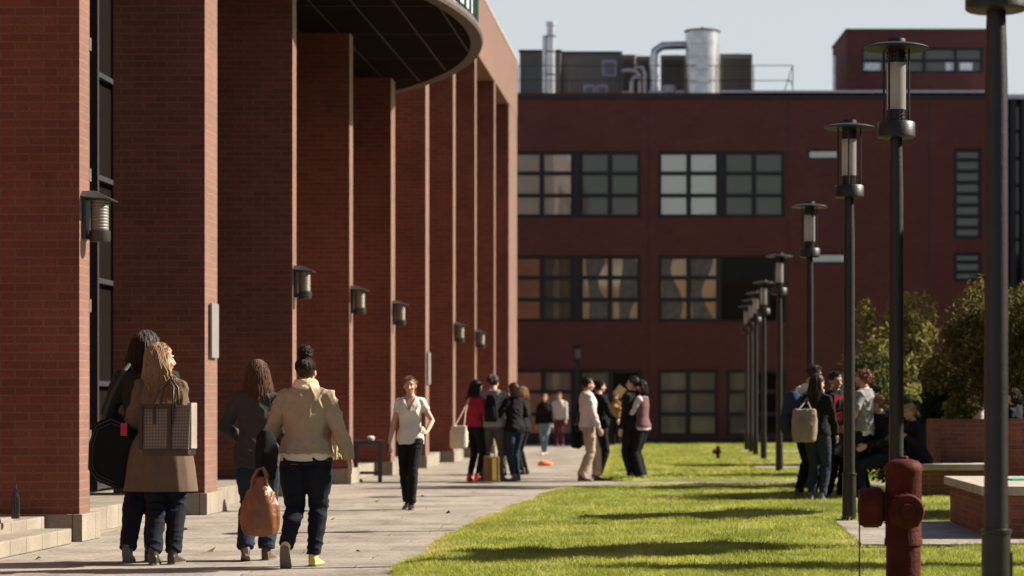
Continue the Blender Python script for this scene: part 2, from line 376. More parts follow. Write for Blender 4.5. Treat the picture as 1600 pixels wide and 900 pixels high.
        if detail == 3:
            t = MB(); t.loft([[m @ V((x*1.04, y*1.03, zz)) for x, y in [(.0, -.065), (.03, -.05), (.037, 0), (.042, .08), (.045, .13), (.03, .18), (0, .195), (-.03, .18), (-.045, .13), (-.042, .08), (-.037, 0), (-.03, -.05)]] for zz in (-.087, -.068)])
            t.xform(Matrix.Scale(k, 4)); t.build('sole', shoecol2 or M_SOLE, so, 40)
    # ---- hair
    if hair:
        st = hair.get('s', 'short'); rnd = random.Random(int(px*7+fy)); hb = MB(); cap = MB()
        thick = hair.get('t', .014)
        cap.ell(hc + HR @ V((0, -.020, .030)), (.073+thick, .090+thick, .082+thick), HR, 20, 14)
        if st in ('long', 'bob'): cap.tube([hc + HR @ V((0, -.03, .04)), hc + HR @ V((0, -.06, -.04)), hc + V((0, -.075, -.12)), hc + V((0, -.08, -hair.get('len', .3)*.62))], [(.078, .07), (.080, .05), (.07, .04), (min(.11, hair.get('sp', .08)), .02)], 14, up=(1, 0, 0))
        # cut the face out of the cap: drop geometry in front of the hairline
        cm = remesh(cap, .011 if detail > 1 else .015, 2, .5)
        bm = bmesh.new(); bm.from_mesh(cm); HI = HR.inverted()
        lim = hair.get('line', .045)
        kill = [v for v in bm.verts if (lambda q: (q.y > lim - max(0, q.z-.03)*-.3 and q.z < .066) or (q.z < -.045 and q.y > -.035) or (st == 'short' and q.z < -.055) or (q.y > .012 and q.z < .01 ))(HI @ (v.co - hc))]
        bmesh.ops.delete(bm, geom=kill, context='VERTS'); bm.to_mesh(cm); bm.free()
        displace(cm, lambda p: noise.noise(V((p.x*30, p.y*30, p.z*12)))*(.0022 if st != 'curly' else .014))
        cm.transform(Matrix.Scale(k, 4)); ho = link('hair', cm, haircol, root)
        ns = {3: hair.get('n', 900), 2: 260, 1: 110}[detail]; sr = {3: .0019, 2: .0040, 1: .008}[detail]
        wind = V(hair.get('wind', (0, 0, 0)))
        for q in range(ns):
            th = rnd.uniform(0, 2*math.pi); ph = rnd.uniform(-.15, 1.0)
            p = V((math.cos(th)*math.cos(ph*1.5), math.sin(th)*math.cos(ph*1.5), math.sin(ph*1.5)))
            if p.y > .45 and p.z < .65: continue
            if p.y > .25 and p.z < .15: continue
            off = thick*rnd.uniform(.3, 1.5); r0 = V(((.073+off)*p.x, (.090+off)*p.y - .02, (.082+off)*p.z + .03)); pts = [r0]
            if st in ('long', 'bob'):
                L = hair.get('len', .3)*rnd.uniform(.75, 1.08); az = math.atan2(p.y, p.x)
                if math.sin(az) > -.05: az = -rnd.uniform(.02, .98)*math.pi
                sgnx = math.cos(az); cl = rnd.gauss(0, 1)*(3.2 if rnd.random() < .10 else .9)
                for u in (.12, .3, .5, .7, .88, 1.0):
                    ex = V((sgnx*(.088+off + hair.get('sp', .08)*.35*u) , min(math.sin(az), -.12)*(.100+off)-.015-.012*u, .03 - L*u))
                    blend = min(1, u*2.6); base_ = r0.lerp(ex, blend) if u < .4 else ex
                    pts.append(base_ + V((cl*.005*u + noise.noise(V((q*.37, u*1.6, sd_)))*.007*u, rnd.gauss(0, .006)*u + noise.noise(V((u*2.5, q*.33, 9)))*.006*u, 0)) + HI @ (wind*u*u*(max(0, rnd.random()-.25))))
                rad = [sr, sr*1.3, sr*1.4, sr*1.3, sr*1.1, sr*.8, sr*.2]
            elif st == 'bun':
                for u in (.35, .7, 1.0):
                    e_ = V((0, -.06, .115)); pp = r0.lerp(e_, u); 
                    nn = V((pp.x/.073, (pp.y+.02)/.09, (pp.z-.03)/.082)); nn.normalize(); pts.append(V((nn.x*(.078+off), nn.y*(.095+off)-.02, nn.z*(.088+off)+.03)) if u < 1 else pp)
                rad = [sr, sr*1.2, sr*1.2, sr]
            elif st == 'curly':
                Lc = rnd.uniform(.03, .06) if p.y > -.2 else hair.get('len', .06); 
                for u in (.25, .5, .75, 1.0):
                    pts.append(r0 + V((p.x*.25+.22*math.sin(u*9+q), p.y*.25+.22*math.cos(u*8+q), p.z*.2 - .5*u))*Lc*u*1.3)
                rad = [sr*1.3]*4 + [sr*.3]
            else:
                d = V((p.x*.5 + rnd.gauss(0, .3), p.y*.5 + .3 + rnd.gauss(0, .3), p.z*.4-.3)); 
                if hair.get('back'): d = V((p.x*.3, -.9, -.5))
                for u in (.5, 1.0): pts.append(r0 + d*u*.03)
                rad = [sr*1.3, sr*1.2, sr*.2]
            hb.tube([hc + HR @ x for x in pts], rad, 4, cap=False)
        if st == 'bun':
            bc = hc + HR @ V((0, -.045, .155)); hb2 = MB(); hb2.ell(bc, (.042, .042, .046), HR); hb.f += [[x+len(hb.v) for x in f] for f in hb2.f]; hb.v += hb2.v; hb.uv += hb2.uv; hb.mi += hb2.mi
            for q in range(ns//3):
                a = V((rnd.gauss(0, 1), rnd.gauss(0, 1), rnd.gauss(0, 1))).normalized(); t1 = a.orthogonal().normalized(); t1.rotate(Matrix.Rotation(rnd.uniform(0, 6.28), 3, a)); rr = rnd.uniform(.038, .056)
                hb.tube([bc + (a*math.cos(u) + t1*math.sin(u))*rr*(1+.25*u*(rnd.random() < .3)) for u in (0, .5, 1.0, 1.5)], [sr, sr*1.4, sr*1.3, sr*.3], 4, cap=False)
        if st == 'tail':
            for q in range(ns//3):
                o = V((rnd.gauss(0, .014), rnd.gauss(0, .012), 0)); hb.tube([hc + HR @ (V((0, -.105, .05)) + o*.4), hc + HR @ (V((0, -.145, .02)) + o), hc + V((0, -.14, -.08)) + o*1.4, hc + V((0, -.125, -.17)) + o], [sr, sr*1.5, sr*1.4, sr*.3], 4, cap=False)
        hb.xform(Matrix.Scale(k, 4)); hb.build('hair_strands', haircol, ho, 80)
    root['_k'] = k
    PEOPLE.append(root)
    return root, dict(sh=sh, elb=elb, wri=wri, hc=hc, k=k, nb=nb)
PEOPLE = []
M_SOLE = mat('shoe_sole', (0.12, 0.10, 0.08), 0.8)
def world(root, p, k=1.0):             # local (unscaled) body point to world
    return Matrix.Translation(root.location) @ Matrix.Rotation(root.rotation_euler.z, 4, 'Z') @ (V(p)*k)
HD = lambda n, c: mat('hair_'+n, c, 0.55, 0.5, 55, spec=0.15, stretch=(3, 3, .6))
H_BLOND = HD('blond', (0.25, 0.155, 0.080)); H_DARK = HD('dark', (0.030, 0.017, 0.012)); H_BROWN = HD('brown', (0.085, 0.042, 0.024)); H_BLACK = HD('black', (0.014, 0.011, 0.010)); H_RED = HD('auburn', (0.16, 0.07, 0.035)); H_LIGHT = HD('light_brown', (0.22, 0.125, 0.06))
M_JEAN = cloth('denim_dark', (0.010, 0.012, 0.020)); M_JEAN2 = cloth('denim_blue', (0.018, 0.026, 0.042)); M_JEANM = cloth('denim_mid', (0.020, 0.027, 0.042)); M_JEANL = cloth('denim_pale', (0.16, 0.22, 0.28)); M_BLACK = cloth('cloth_black', (0.008, 0.008, 0.009)); M_GREYT = cloth('cloth_charcoal', (0.075, 0.068, 0.06))
M_TRENCH = cloth('trench_cotton', (0.110, 0.075, 0.053)); M_BEIGE = cloth('beige_canvas', (0.31, 0.235, 0.155), .12); M_WHITE = cloth('cloth_white', (0.58, 0.54, 0.49), .05); M_GREY = cloth('cloth_grey', (0.20, 0.20, 0.20)); M_DGREY = cloth('cloth_dark_grey', (0.048, 0.044, 0.042))
M_GREEN = cloth('jacket_dark_green', (0.020, 0.023, 0.015)); M_REDT = cloth('cloth_red', (0.26, 0.018, 0.035)); M_CREAM = cloth('scarf_cream', (0.62, 0.52, 0.32)); M_KHAKI = cloth('trousers_khaki', (0.32, 0.25, 0.175)); M_SHIRT = cloth('shirt_pale', (0.48, 0.43, 0.41), .06); M_PINK = cloth('cloth_pink', (0.12, 0.060, 0.062))
M_LEATHER = mat('shoe_leather', (0.03, 0.022, 0.018), 0.4, spec=.5); M_BRSHOE = mat('shoe_brown', (0.09, 0.055, 0.035), 0.5); M_YSHOE = mat('shoe_yellow', (0.60, 0.46, 0.16), 0.45); M_RSHOE = mat('shoe_red', (0.5, 0.04, 0.05), 0.5); M_GSHOE = mat('shoe_grey', (0.11, 0.105, 0.10), 0.6); M_MUST = cloth('cloth_mustard', (0.24, 0.13, 0.03))

TRENCH, ti = person(252, 882, 'blonde person in a tan trench coat walking away, patterned tote on the shoulder', yaw=-4, H=1.70, w=.93, head=(-48, 2), hair=dict(s='long', len=.36, sp=.36, t=.022, wind=(.17, -.02, .10), n=2600), haircol=H_BLOND,
    top=M_TRENCH, tt=.022, hem=1.0, coat=dict(hem=.575, w=.295, d=.19), fold=1.5, collar=True, legs=M_JEAN, legw=1.28, shoes=M_LEATHER, detail=3,
    hands=((-.15, .25, 1.03), (.14, .20, 1.24)), poles=((-.75, -.8, -.5), (.25, -.7, -.9)), hdir=((.4, .9, .1), (-.3, .3, .9)), grip=(.4, .9), feet=((-.035, -.05, 0, 0), (.085, .07, 0, 0)), footyaw=(12, -4))
COMP, ci = person(229, 878, 'tall person in dark green jacket behind the trench coat, black bag slung left', yaw=0, H=1.80, sex='m', w=.92, head=(-14, 0), hair=dict(s='bob', len=.20, sp=.07, t=.026, n=1700), haircol=H_DARK,
    top=M_GREEN, tt=.024, hem=.86, collar=True, legs=M_JEAN, legw=1.3, shoes=M_GSHOE, detail=3, hands=((-.20, .18, .98), (.20, .10, .80)), poles=((-.7, -.9, -.2), (.3, -1, 0)), feet=((-.125, -.04, 0, 0), (.02, .08, 0, 0)))
GREYJ, gi = person(402, 876, 'person with long brown hair in a dark grey jacket, left elbow bent, walking away', yaw=2, H=1.59, head=(8, 6), hair=dict(s='long', len=.33, sp=.10, t=.016, n=2400), haircol=H_BROWN,
    top=M_DGREY, tt=.020, hem=.80, collar=False, legs=M_JEANM, legw=1.2, flare=.02, shoes=M_BRSHOE, detail=3, hands=((-.16, .24, 1.02), (.20, .14, .90)), poles=((-1, -.5, -.3), (.3, -1, 0)), hdir=((.5, .8, 0), None), feet=((-.085, -.06, .02, 25), (.07, .10, 0, 0)))
BUN, bi = person(478, 886, 'person with a high dark bun in a short beige jacket walking away', yaw=-3, H=1.60, w=1.13, head=(-2, -2), hair=dict(s='bun', t=.010, n=1900), haircol=H_DARK,
    top=M_BEIGE, tt=.026, hem=.93, collar=True, legs=M_JEAN, legw=1.28, shoes=M_YSHOE, detail=3, undershirt=M_WHITE, scarf=M_CREAM, fold=1.35,
    hands=((-.375, .06, .86), (.38, .02, .80)), poles=((-1, -.8, -.2), (1, -.8, -.1)), hdir=((-.05, 0, -1), (.12, .1, -1)), grip=(1.0, .35), feet=((-.12, -.16, .085, 62), (.045, .13, 0, 0)), footyaw=(4, -6))
WALK, wi = person(641, 796, 'person in a white V-neck shirt and black trousers walking towards us', yaw=178, H=1.60, w=.93, head=(4, -4), hair=dict(s='tail', t=.008, line=.05), haircol=H_LIGHT,
    top=M_WHITE, tt=.010, sleeve=.26, hem=.84, neckz=1.44, vneck=True, legs=M_BLACK, flare=.012, shoes=M_LEATHER, detail=3, hands=((-.235, .20, .98), (.275, .06, .80)), poles=((-1, -1, -.3), (.8, -1, -.1)), hdir=((.3, .6, .6), (0, .1, -1)), grip=(.8, .6), feet=((-.035, .16, 0, 0), (.055, -.10, .02, 15)))
g3 = 'people chatting in the group by the pillars'
RED, ri = person(742, 752, 'black-haired person in a red top with cream shoulder bag', g3, yaw=-35, H=1.69, w=.95, lean=3, head=(-10, -8), hair=dict(s='long', len=.22, sp=.03), haircol=H_BLACK, top=M_REDT, tt=.014, hem=.93, legs=M_BLACK, shoes=M_RSHOE, detail=2,
    hands=((-.20, .12, .90), (.16, .26, 1.10)), poles=((-1, -1, 0), (.4, -1, -.4)))
BACK, bk = person(771, 752, 'person in grey sweater and dark trousers seen from behind, black backpack', g3, yaw=-6, H=1.78, sex='m', w=1.0, head=(-12, -5), hair=dict(s='short', back=1), haircol=H_DARK, top=M_GREY, tt=.020, hem=.88, legs=M_GREYT, legw=1.15, flare=.01, shoes=M_BRSHOE, detail=2,
    hands=((-.19, .25, 1.08), (.19, .25, 1.08)), poles=((-1, -.8, -.4), (1, -.8, -.4)), feet=((-.17, 0, 0, 0), (.15, .05, 0, 0)), footyaw=(15, -15))
DARKW, dk = person(804, 752, 'brown-haired person in a dark jacket and jeans leaning in beside the backpack', g3, yaw=38, H=1.65, w=.96, lean=2, head=(10, -6), hair=dict(s='bob', len=.18, sp=.04), haircol=H_BROWN, top=M_BLACK, tt=.022, hem=.86, collar=True, legs=M_JEAN2, shoes=M_GSHOE, detail=2,
    hands=((-.14, .26, 1.14), (.16, .27, 1.12)), poles=((-1, -.8, -.5), (1, -.8, -.5)), feet=((-.12, -.12, 0, 0), (.14, .14, 0, 0)))
BLD4, _ = person(817, 742, 'blond person in dark clothes half hidden behind the dark jacket', g3, yaw=70, H=1.62, head=(0, 0), hair=dict(s='bob', len=.16), haircol=H_LIGHT, top=M_BLACK, tt=.016, hem=.9, legs=M_BLACK, shoes=M_LEATHER, detail=1, hands=((-.18, .2, 1.0), (.18, .2, 1.0)))
JEANW, ji = person(851, 711, 'distant person in a dark jacket and pale jeans walking up the path', yaw=176, H=1.62, head=(0, 0), hair=dict(s='bob', len=.15), haircol=H_LIGHT, top=M_BLACK, tt=.020, hem=.88, collar=True, legs=M_JEANL, shoes=M_WHITE, detail=2, hands=((-.24, .10, .84), (.24, .04, .80)), feet=((-.04, .12, 0, 0), (.05, -.1, 0, 0)))
FARG, _ = person(874, 698, 'distant person in a pale grey shirt behind the pale jeans', yaw=170, H=1.75, sex='m', hair=dict(s='short'), haircol=H_RED, top=M_SHIRT, tt=.018, hem=.86, legs=cloth('trousers_maroon', (.10, .03, .035)), shoes=M_BRSHOE, detail=1, hands=((-.24, .05, .80), (.22, .15, .9)))
FARR, _ = person(963, 698, 'distant person in a mustard top holding a pale folder up', yaw=165, H=1.72, hair=dict(s='bob', len=.16), haircol=H_BROWN, top=M_MUST, tt=.016, hem=.88, legs=M_JEAN, shoes=M_LEATHER, detail=1, hands=((-.12, .24, 1.30), (.22, .08, .82)), poles=((-.6, -.4, -1), (.3, -1, 0)))
g2 = 'pairs talking on the cross path'
WSH, wsi = person(919, 752, 'person in pale shirt and khaki trousers standing side-on facing right', g2, yaw=-78, H=1.74, sex='m', w=.98, lean=-2, head=(4, -2), hair=dict(s='short', back=1), haircol=H_BLACK, top=M_SHIRT, tt=.020, hem=.90, legs=M_KHAKI, legw=1.25, flare=.02, shoes=M_LEATHER, detail=2, collar=True,
    hands=((-.20, .06, .80), (.20, .17, .80)), feet=((-.10, .20, 0, 0), (.10, -.10, 0, 0)), fold=1.2)
WSB, _ = person(936, 748, 'person in a black jacket standing just behind the khaki trousers', g2, yaw=-60, H=1.72, sex='m', w=.95, hair=dict(s='short'), haircol=H_BLACK, top=M_BLACK, tt=.020, hem=.86, legs=M_BLACK, shoes=M_LEATHER, detail=2, hands=((-.2, .15, .9), (.18, .25, 1.02)), poles=((-1, -1, 0), (1, -1, -.2)))
BLK, _ = person(990, 751, 'person all in black at the lawn corner facing left', g2, yaw=55, H=1.76, sex='m', w=1.0, head=(25, 0), hair=dict(s='short'), haircol=H_BLACK, top=M_BLACK, tt=.024, hem=.84, collar=True, legs=M_BLACK, legw=1.15, shoes=M_GSHOE, detail=2, hands=((-.22, .1, .80), (.2, .12, .82)), feet=((-.12, 0, 0, 0), (.10, .08, 0, 0)))
CRS, cri = person(1002, 751, 'black-haired person with arms crossed over a pink vest, white sleeves', g2, vest=M_PINK, yaw=72, H=1.70, w=1.0, head=(10, 0), hair=dict(s='bob', len=.19, sp=.05), haircol=H_BLACK, top=M_SHIRT, tt=.016, hem=.86, legs=M_BLACK, legw=1.2, flare=.03, shoes=M_GSHOE, detail=2,
    hands=((.06, .20, 1.16), (-.06, .23, 1.12)), poles=((-1, .3, -1.2), (1, .3, -1.2)), hdir=((1, 0, .1), (-1, 0, .1)), feet=((-.13, 0, 0, 0), (.13, .05, 0, 0)))
gr = 'people standing together by the lamp row'
NAVY, ni = person(1259, 783, 'tall person in white T-shirt stooping, navy backpack, back to the lamp posts', gr, yaw=-58, H=1.80, sex='m', w=.98, lean=9, head=(-5, -14), hair=dict(s='short'), haircol=H_DARK, skin='tan', top=M_WHITE, tt=.020, sleeve=.36, hem=.90, legs=M_BLACK, legw=1.2, shoes=M_GSHOE, detail=2,
    Z=31.0, hands=((-.20, .30, 1.00), (.22, .28, .98)), poles=((-1, -1, -.2), (1, -1, -.2)), feet=((-.12, 0, 0, 0), (.12, .06, 0, 0)))
CANV, cvi = person(1277, 783, 'long dark-haired person in black top and blue jeans carrying a canvas tote', gr, yaw=-28, H=1.66, w=1.0, head=(-20, -5), hair=dict(s='long', len=.30, sp=.04), haircol=H_DARK, top=M_BLACK, tt=.020, hem=.90, legs=M_JEAN2, legw=1.1, shoes=M_GSHOE, detail=2, Z=29.9,
    hands=((-.12, .26, 1.05), (.17, .24, .90)), poles=((-1, -.8, -.3), (1, -.9, -.1)), feet=((-.08, 0, 0, 0), (.10, -.03, 0, 0)))
REDJ, _ = person(1305, 783, 'person in a red top under a black jacket facing the group', gr, yaw=-150, H=1.70, sex='m', w=.95, head=(0, -8), hair=dict(s='short'), haircol=H_BLACK, skin='tan', top=M_BLACK, tt=.022, hem=.84, legs=M_BLACK, legw=1.1, shoes=M_LEATHER, detail=2, Z=30.8,
    hands=((-.12, .30, .96), (.14, .28, .98)), poles=((-1, -1, -.2), (1, -1, -.2)), extra='vest')
CURL, cui = person(1350, 783, 'curly-haired person in a grey T-shirt and jeans beside the third lamp', gr, yaw=62, H=1.72, sex='m', w=.93, head=(8, 4), hair=dict(s='curly', len=.07, t=.02), haircol=H_RED, top=M_GREY, tt=.018, sleeve=.38, hem=.92, undershirt=M_WHITE, legs=M_JEAN, legw=1.1, shoes=M_GSHOE, detail=2,
    hands=((-.16, .20, .98), (.17, .24, 1.0)), poles=((-1, -1, -.2), (1, -1, -.2)))
gs = 'people sitting on the brick seat walls'
SIT1, _ = person(1379, 780, 'auburn-haired person in black sitting on the seat wall between two lamp posts', gs, yaw=120, H=1.74, sex='m', head=(-30, 0), hair=dict(s='short'), haircol=H_RED, top=M_BLACK, tt=.02, hem=.86, legs=M_JEAN, legw=1.1, shoes=M_LEATHER, detail=2, Z=30.6, pelvis=-.34, feet=((-.10, .42, 0, 0), (.12, .40, 0, 0)), hands=((-.16, .36, .72), (.16, .36, .72)), lean=6, kneepole=(0, .6, 1))
SIT2, _ = person(1438, 780, 'blond person in navy sitting on the seat wall at the planter', gs, yaw=115, H=1.62, head=(20, -15), hair=dict(s='bob', len=.12), haircol=H_BLOND, top=M_JEAN, tt=.02, hem=.86, legs=M_BLACK, shoes=M_GSHOE, detail=2, Z=30.8, pelvis=-.36, feet=((-.10, .40, 0, 0), (.10, .38, 0, 0)), hands=((-.12, .30, .90), (.12, .32, .92)), lean=14, kneepole=(0, .6, 1))
SIT3, _ = person(1516, 780, 'person in pale grey half hidden by the round bush above the planter', gs, yaw=150, H=1.66, hair=dict(s='short'), haircol=H_RED, top=M_SHIRT, tt=.02, hem=.86, legs=M_BLACK, shoes=M_GSHOE, detail=1, Z=34.2, feet=((-.1, 0, 0, 0), (.1, 0, 0, 0)), hands=((-.2, .2, .9), (.2, .2, .9)))
SIT4, _ = person(1584, 780, 'person in dark blue behind the planter at the right edge', gs, yaw=60, H=1.46, hair=dict(s='bob', len=.12), haircol=H_DARK, top=M_JEAN, tt=.02, hem=.86, legs=M_BLACK, shoes=M_GSHOE, detail=1, Z=28.5, feet=((-.1, 0, 0, 0), (.1, 0, 0, 0)), hands=((-.2, .2, .9), (.2, .2, .9)))
# ------------------------------------------------------------------ materials of the place
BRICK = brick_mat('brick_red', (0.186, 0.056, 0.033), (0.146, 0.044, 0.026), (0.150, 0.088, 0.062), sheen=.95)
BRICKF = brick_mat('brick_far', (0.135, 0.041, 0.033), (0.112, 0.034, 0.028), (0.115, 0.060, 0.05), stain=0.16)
BRICKB = brick_mat('brick_bench', (0.27, 0.092, 0.055), (0.17, 0.058, 0.038), (0.20, 0.14, 0.10), bw=.25, bh=.06, msz=.008)
STONE = brick_mat('limestone', (0.27, 0.235, 0.185), (0.225, 0.195, 0.15), (0.10, 0.085, 0.065), bw=.46, bh=3.1, msz=.007, stain=.4)
COPING = mat('coping_concrete', (0.34, 0.30, 0.25), 0.85, 0.25, 4, 0.3, 50)
STEEL = mat('dark_painted_steel', (0.028, 0.026, 0.025), 0.38, 0.25, 8, 0.1, 60, spec=0.5)
POST = mat('lamp_post_paint', (0.013, 0.0115, 0.010), 0.42, 0.35, 5, 0.25, 90, spec=0.35)
FRAME = mat('window_frame_paint', (0.022, 0.020, 0.024), 0.5, 0.1)
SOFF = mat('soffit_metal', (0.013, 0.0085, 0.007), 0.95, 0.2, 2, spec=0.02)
SEAM = mat('soffit_seam', (0.030, 0.023, 0.020), 0.6, 0.1)
GALV = mat('galvanised_metal', (0.50, 0.50, 0.50), 0.32, 0.22, 3, 0.05, 20, metal=0.9)
PARA = mat('parapet_flashing', (0.42, 0.42, 0.46), 0.5, 0.1, 3, metal=0.2)
CLAD = mat('roof_cladding', (0.155, 0.132, 0.118), 0.7, 0.12, 1)
LOUV = mat('louvre_dark', (0.055, 0.045, 0.042), 0.7, 0.2)
LGLASS = mat('lamp_opal_glass', (0.34, 0.325, 0.315), 0.5, 0.06, 4, spec=0.3)
_nt = LGLASS.node_tree; _b = [n for n in _nt.nodes if n.type == 'BSDF_PRINCIPLED'][0]; _o = [n for n in _nt.nodes if n.type == 'OUTPUT_MATERIAL'][0]
_t = node(_nt, 'ShaderNodeBsdfTranslucent'); _t.inputs[0].default_value = (.40, .375, .36, 1); _m = node(_nt, 'ShaderNodeMixShader', Fac=.55); _nt.links.new(_b.outputs[0], _m.inputs[1]); _nt.links.new(_t.outputs[0], _m.inputs[2]); _nt.links.new(_m.outputs[0], _o.inputs[0])   # opal: light spreads through it
HYD = mat('hydrant_red_paint', (0.056, 0.0090, 0.0065), 0.7, 0.45, 7, 0.6, 40, spec=0.12)
SIGNM = mat('sign_plate', (0.19, 0.18, 0.17), 0.4, 0.08, 3)
# paving: irregular stone slabs, weathered
def paving_mat():
    m, nt, b, out = new_mat('stone_paving')
    co = coords(nt, 'Object')
    wn = node(nt, 'ShaderNodeTexNoise', Scale=1.7, Detail=3.0); nt.links.new(co, wn.inputs['Vector'])
    vm = node(nt, 'ShaderNodeVectorMath', operation='MULTIPLY_ADD'); nt.links.new(wn.outputs['Color'], vm.inputs[0]); vm.inputs[1].default_value = (0.16, 0.10, 0); nt.links.new(co, vm.inputs[2])
    br = node(nt, 'ShaderNodeTexBrick', Scale=1.0); br.offset = 0.37
    for k, v in (('Brick Width', 1.1), ('Row Height', 0.62), ('Mortar Size', 0.014), ('Mortar Smooth', 1.0)): br.inputs[k].default_value = v
    br.inputs['Color1'].default_value = (0.285, 0.25, 0.21, 1); br.inputs['Color2'].default_value = (0.235, 0.205, 0.17, 1); br.inputs['Mortar'].default_value = (0.195, 0.168, 0.138, 1)
    nt.links.new(vm.outputs[0], br.inputs['Vector'])
    n1 = node(nt, 'ShaderNodeTexNoise', Scale=1.1, Detail=8.0, Roughness=0.7); nt.links.new(co, n1.inputs['Vector'])
    n2 = node(nt, 'ShaderNodeTexNoise', Scale=22.0, Detail=6.0, Roughness=0.7); nt.links.new(co, n2.inputs['Vector'])
    c = mixc(nt, 1.0, br.outputs['Color'], ramp(nt, n1.outputs[0], [(0.3, (0.50, 0.485, 0.46)), (0.52, (1, 1, 1)), (0.72, (1.28, 1.26, 1.2))]), 'MULTIPLY')
    c = mixc(nt, 1.0, c, ramp(nt, n2.outputs[0], [(0.3, (0.8, 0.8, 0.8)), (0.7, (1.15, 1.15, 1.15))]), 'MULTIPLY')
    nt.links.new(c, b.inputs['Base Color']); b.inputs['Roughness'].default_value = 0.75; b.inputs['Specular IOR Level'].default_value = 0.3
    ad = node(nt, 'ShaderNodeMath', operation='MULTIPLY_ADD'); nt.links.new(br.outputs['Fac'], ad.inputs[0]); ad.inputs[1].default_value = -.5; nt.links.new(n2.outputs[0], ad.inputs[2])
    n3 = node(nt, 'ShaderNodeTexNoise', Scale=3.0, Detail=5.0, Roughness=0.6); nt.links.new(co, n3.inputs['Vector'])
    bp = node(nt, 'ShaderNodeBump', Strength=0.6, Distance=0.012); nt.links.new(ad.outputs[0], bp.inputs['Height'])
    bp2 = node(nt, 'ShaderNodeBump', Strength=0.6, Distance=0.05); nt.links.new(n3.outputs[0], bp2.inputs['Height']); nt.links.new(bp.outputs[0], bp2.inputs['Normal'])
    nt.links.new(bp2.outputs[0], b.inputs['Normal']); return m
PAVE = paving_mat()
SOIL = mat('lawn_soil', (0.19, 0.20, 0.045), 0.95, 0.45, 2.0, 0.6, 30)
EARTH = mat('ground_far', (0.16, 0.14, 0.11), 0.95, 0.2, 0.3)
def grass_mat():
    m, nt, b, out = new_mat('grass_blades')
    at_ = nt.nodes.new('ShaderNodeAttribute'); at_.attribute_name = 'tone'
    c = ramp(nt, at_.outputs['Fac'], [(0.0, (0.20, 0.23, 0.03)), (0.45, (0.31, 0.34, 0.055)), (0.85, (0.42, 0.42, 0.09)), (1.0, (0.50, 0.40, 0.17))])
    n = node(nt, 'ShaderNodeTexNoise', Scale=0.9, Detail=4.0); nt.links.new(coords(nt, 'Object'), n.inputs['Vector'])
    c = mixc(nt, 1.0, c, ramp(nt, n.outputs[0], [(0.3, (0.72, 0.78, 0.7)), (0.7, (1.15, 1.1, 1.05))]), 'MULTIPLY')
    nt.links.new(c, b.inputs['Base Color']); b.inputs['Roughness'].default_value = 0.55; b.inputs['Specular IOR Level'].default_value = 0.25
    tr = node(nt, 'ShaderNodeBsdfTranslucent'); nt.links.new(c, tr.inputs['Color'])
    mx = node(nt, 'ShaderNodeMixShader', Fac=0.45); nt.links.new(b.outputs[0], mx.inputs[1]); nt.links.new(tr.outputs[0], mx.inputs[2]); nt.links.new(mx.outputs[0], out.inputs[0]); return m
GRASS = grass_mat()
def leaf_mat(name, c0, c1, tr_=0.45):
    m, nt, b, out = new_mat(name)
    at_ = nt.nodes.new('ShaderNodeAttribute'); at_.attribute_name = 'tone'
    c = ramp(nt, at_.outputs['Fac'], [(0.0, c0), (1.0, c1)]); nt.links.new(c, b.inputs['Base Color']); b.inputs['Roughness'].default_value = 0.6; b.inputs['Specular IOR Level'].default_value = 0.12
    tr = node(nt, 'ShaderNodeBsdfTranslucent'); nt.links.new(c, tr.inputs['Color'])
    mx = node(nt, 'ShaderNodeMixShader', Fac=tr_); nt.links.new(b.outputs[0], mx.inputs[1]); nt.links.new(tr.outputs[0], mx.inputs[2]); nt.links.new(mx.outputs[0], out.inputs[0]); return m
LEAFG = leaf_mat('leaves_green', (0.050, 0.048, 0.012), (0.18, 0.145, 0.038)); LEAFY = leaf_mat('leaves_yellow_green', (0.10, 0.105, 0.028), (0.32, 0.285, 0.08)); LEAFD = leaf_mat('leaves_dark', (0.018, 0.028, 0.010), (0.06, 0.07, 0.022))
BARK = mat('bark', (0.10, 0.075, 0.05), 0.95, 0.3, 10, 0.6, 40)

# ------------------------------------------------------------------ ground
def lawn_h(x, y): return 0.045 + 0.045*noise.noise(V((x*.45, y*.30, 3))) + 0.015*noise.noise(V((x*1.3, y*1.1, 8)))
g = MB(); g.box(-400, 400, -200, 900, -1.0, -0.006, 'Z'); tag(g.build('ground', EARTH), kind='structure')
g = MB(); g.box(-14, 14, 2, 80, -.4, 0.0, 'Z'); tag(g.build('paving', PAVE), kind='structure')
def edge_a(y): return -2.38 + .17*max(0, min(1, (22-y)/5)) + .20*max(0, min(1, (y-24)/9)) + .04*math.sin(y*1.7) + .05*noise.noise(V((y*1.3, 0, 0))) + .04*noise.noise(V((y*5.1, 2, 0))) + (0.0 if y < 32.4 else 0) + max(0, (y-33.9))**2*.55 - .03*max(0, 26-y)*0
def edge_b(y): return -1.75 - .031*(y-39) + .04*math.sin(y*.9) + max(0, 40.0-y)**2*.25
def in_pad(x, y): return (x > 1.36 and 19.75 < y < 24.0) or (x > 1.05 and (45.6 < y < 47.6 or 53.6 < y < 55.2 or 63 < y < 65.5)) or (x > 4.6 and y > 12)
def lawn(name, y0, y1, ef, ny, nx=46, xr=4.6):
    m = MB(); rows = []
    for i in range(ny+1):
        y = lerp(y0, y1, i/ny); e = ef(y); r = []
        for j in range(nx+1):
            x = lerp(e, xr, (j/nx)**1.3); z = lawn_h(x, y) * min(1, (x-e)/.25 + .05) ; z = z if not in_pad(x, y) else min(z, .004)
            z *= min(1, (y-y0)/.2 + .05, (y1-y)/.2 + .05); r.append((x, y, z + .004))
        rows.append(r)
    m.loft(rows, cap=False, closed=False); o = m.build(name, SOIL, None, 80); return tag(o, kind='structure')
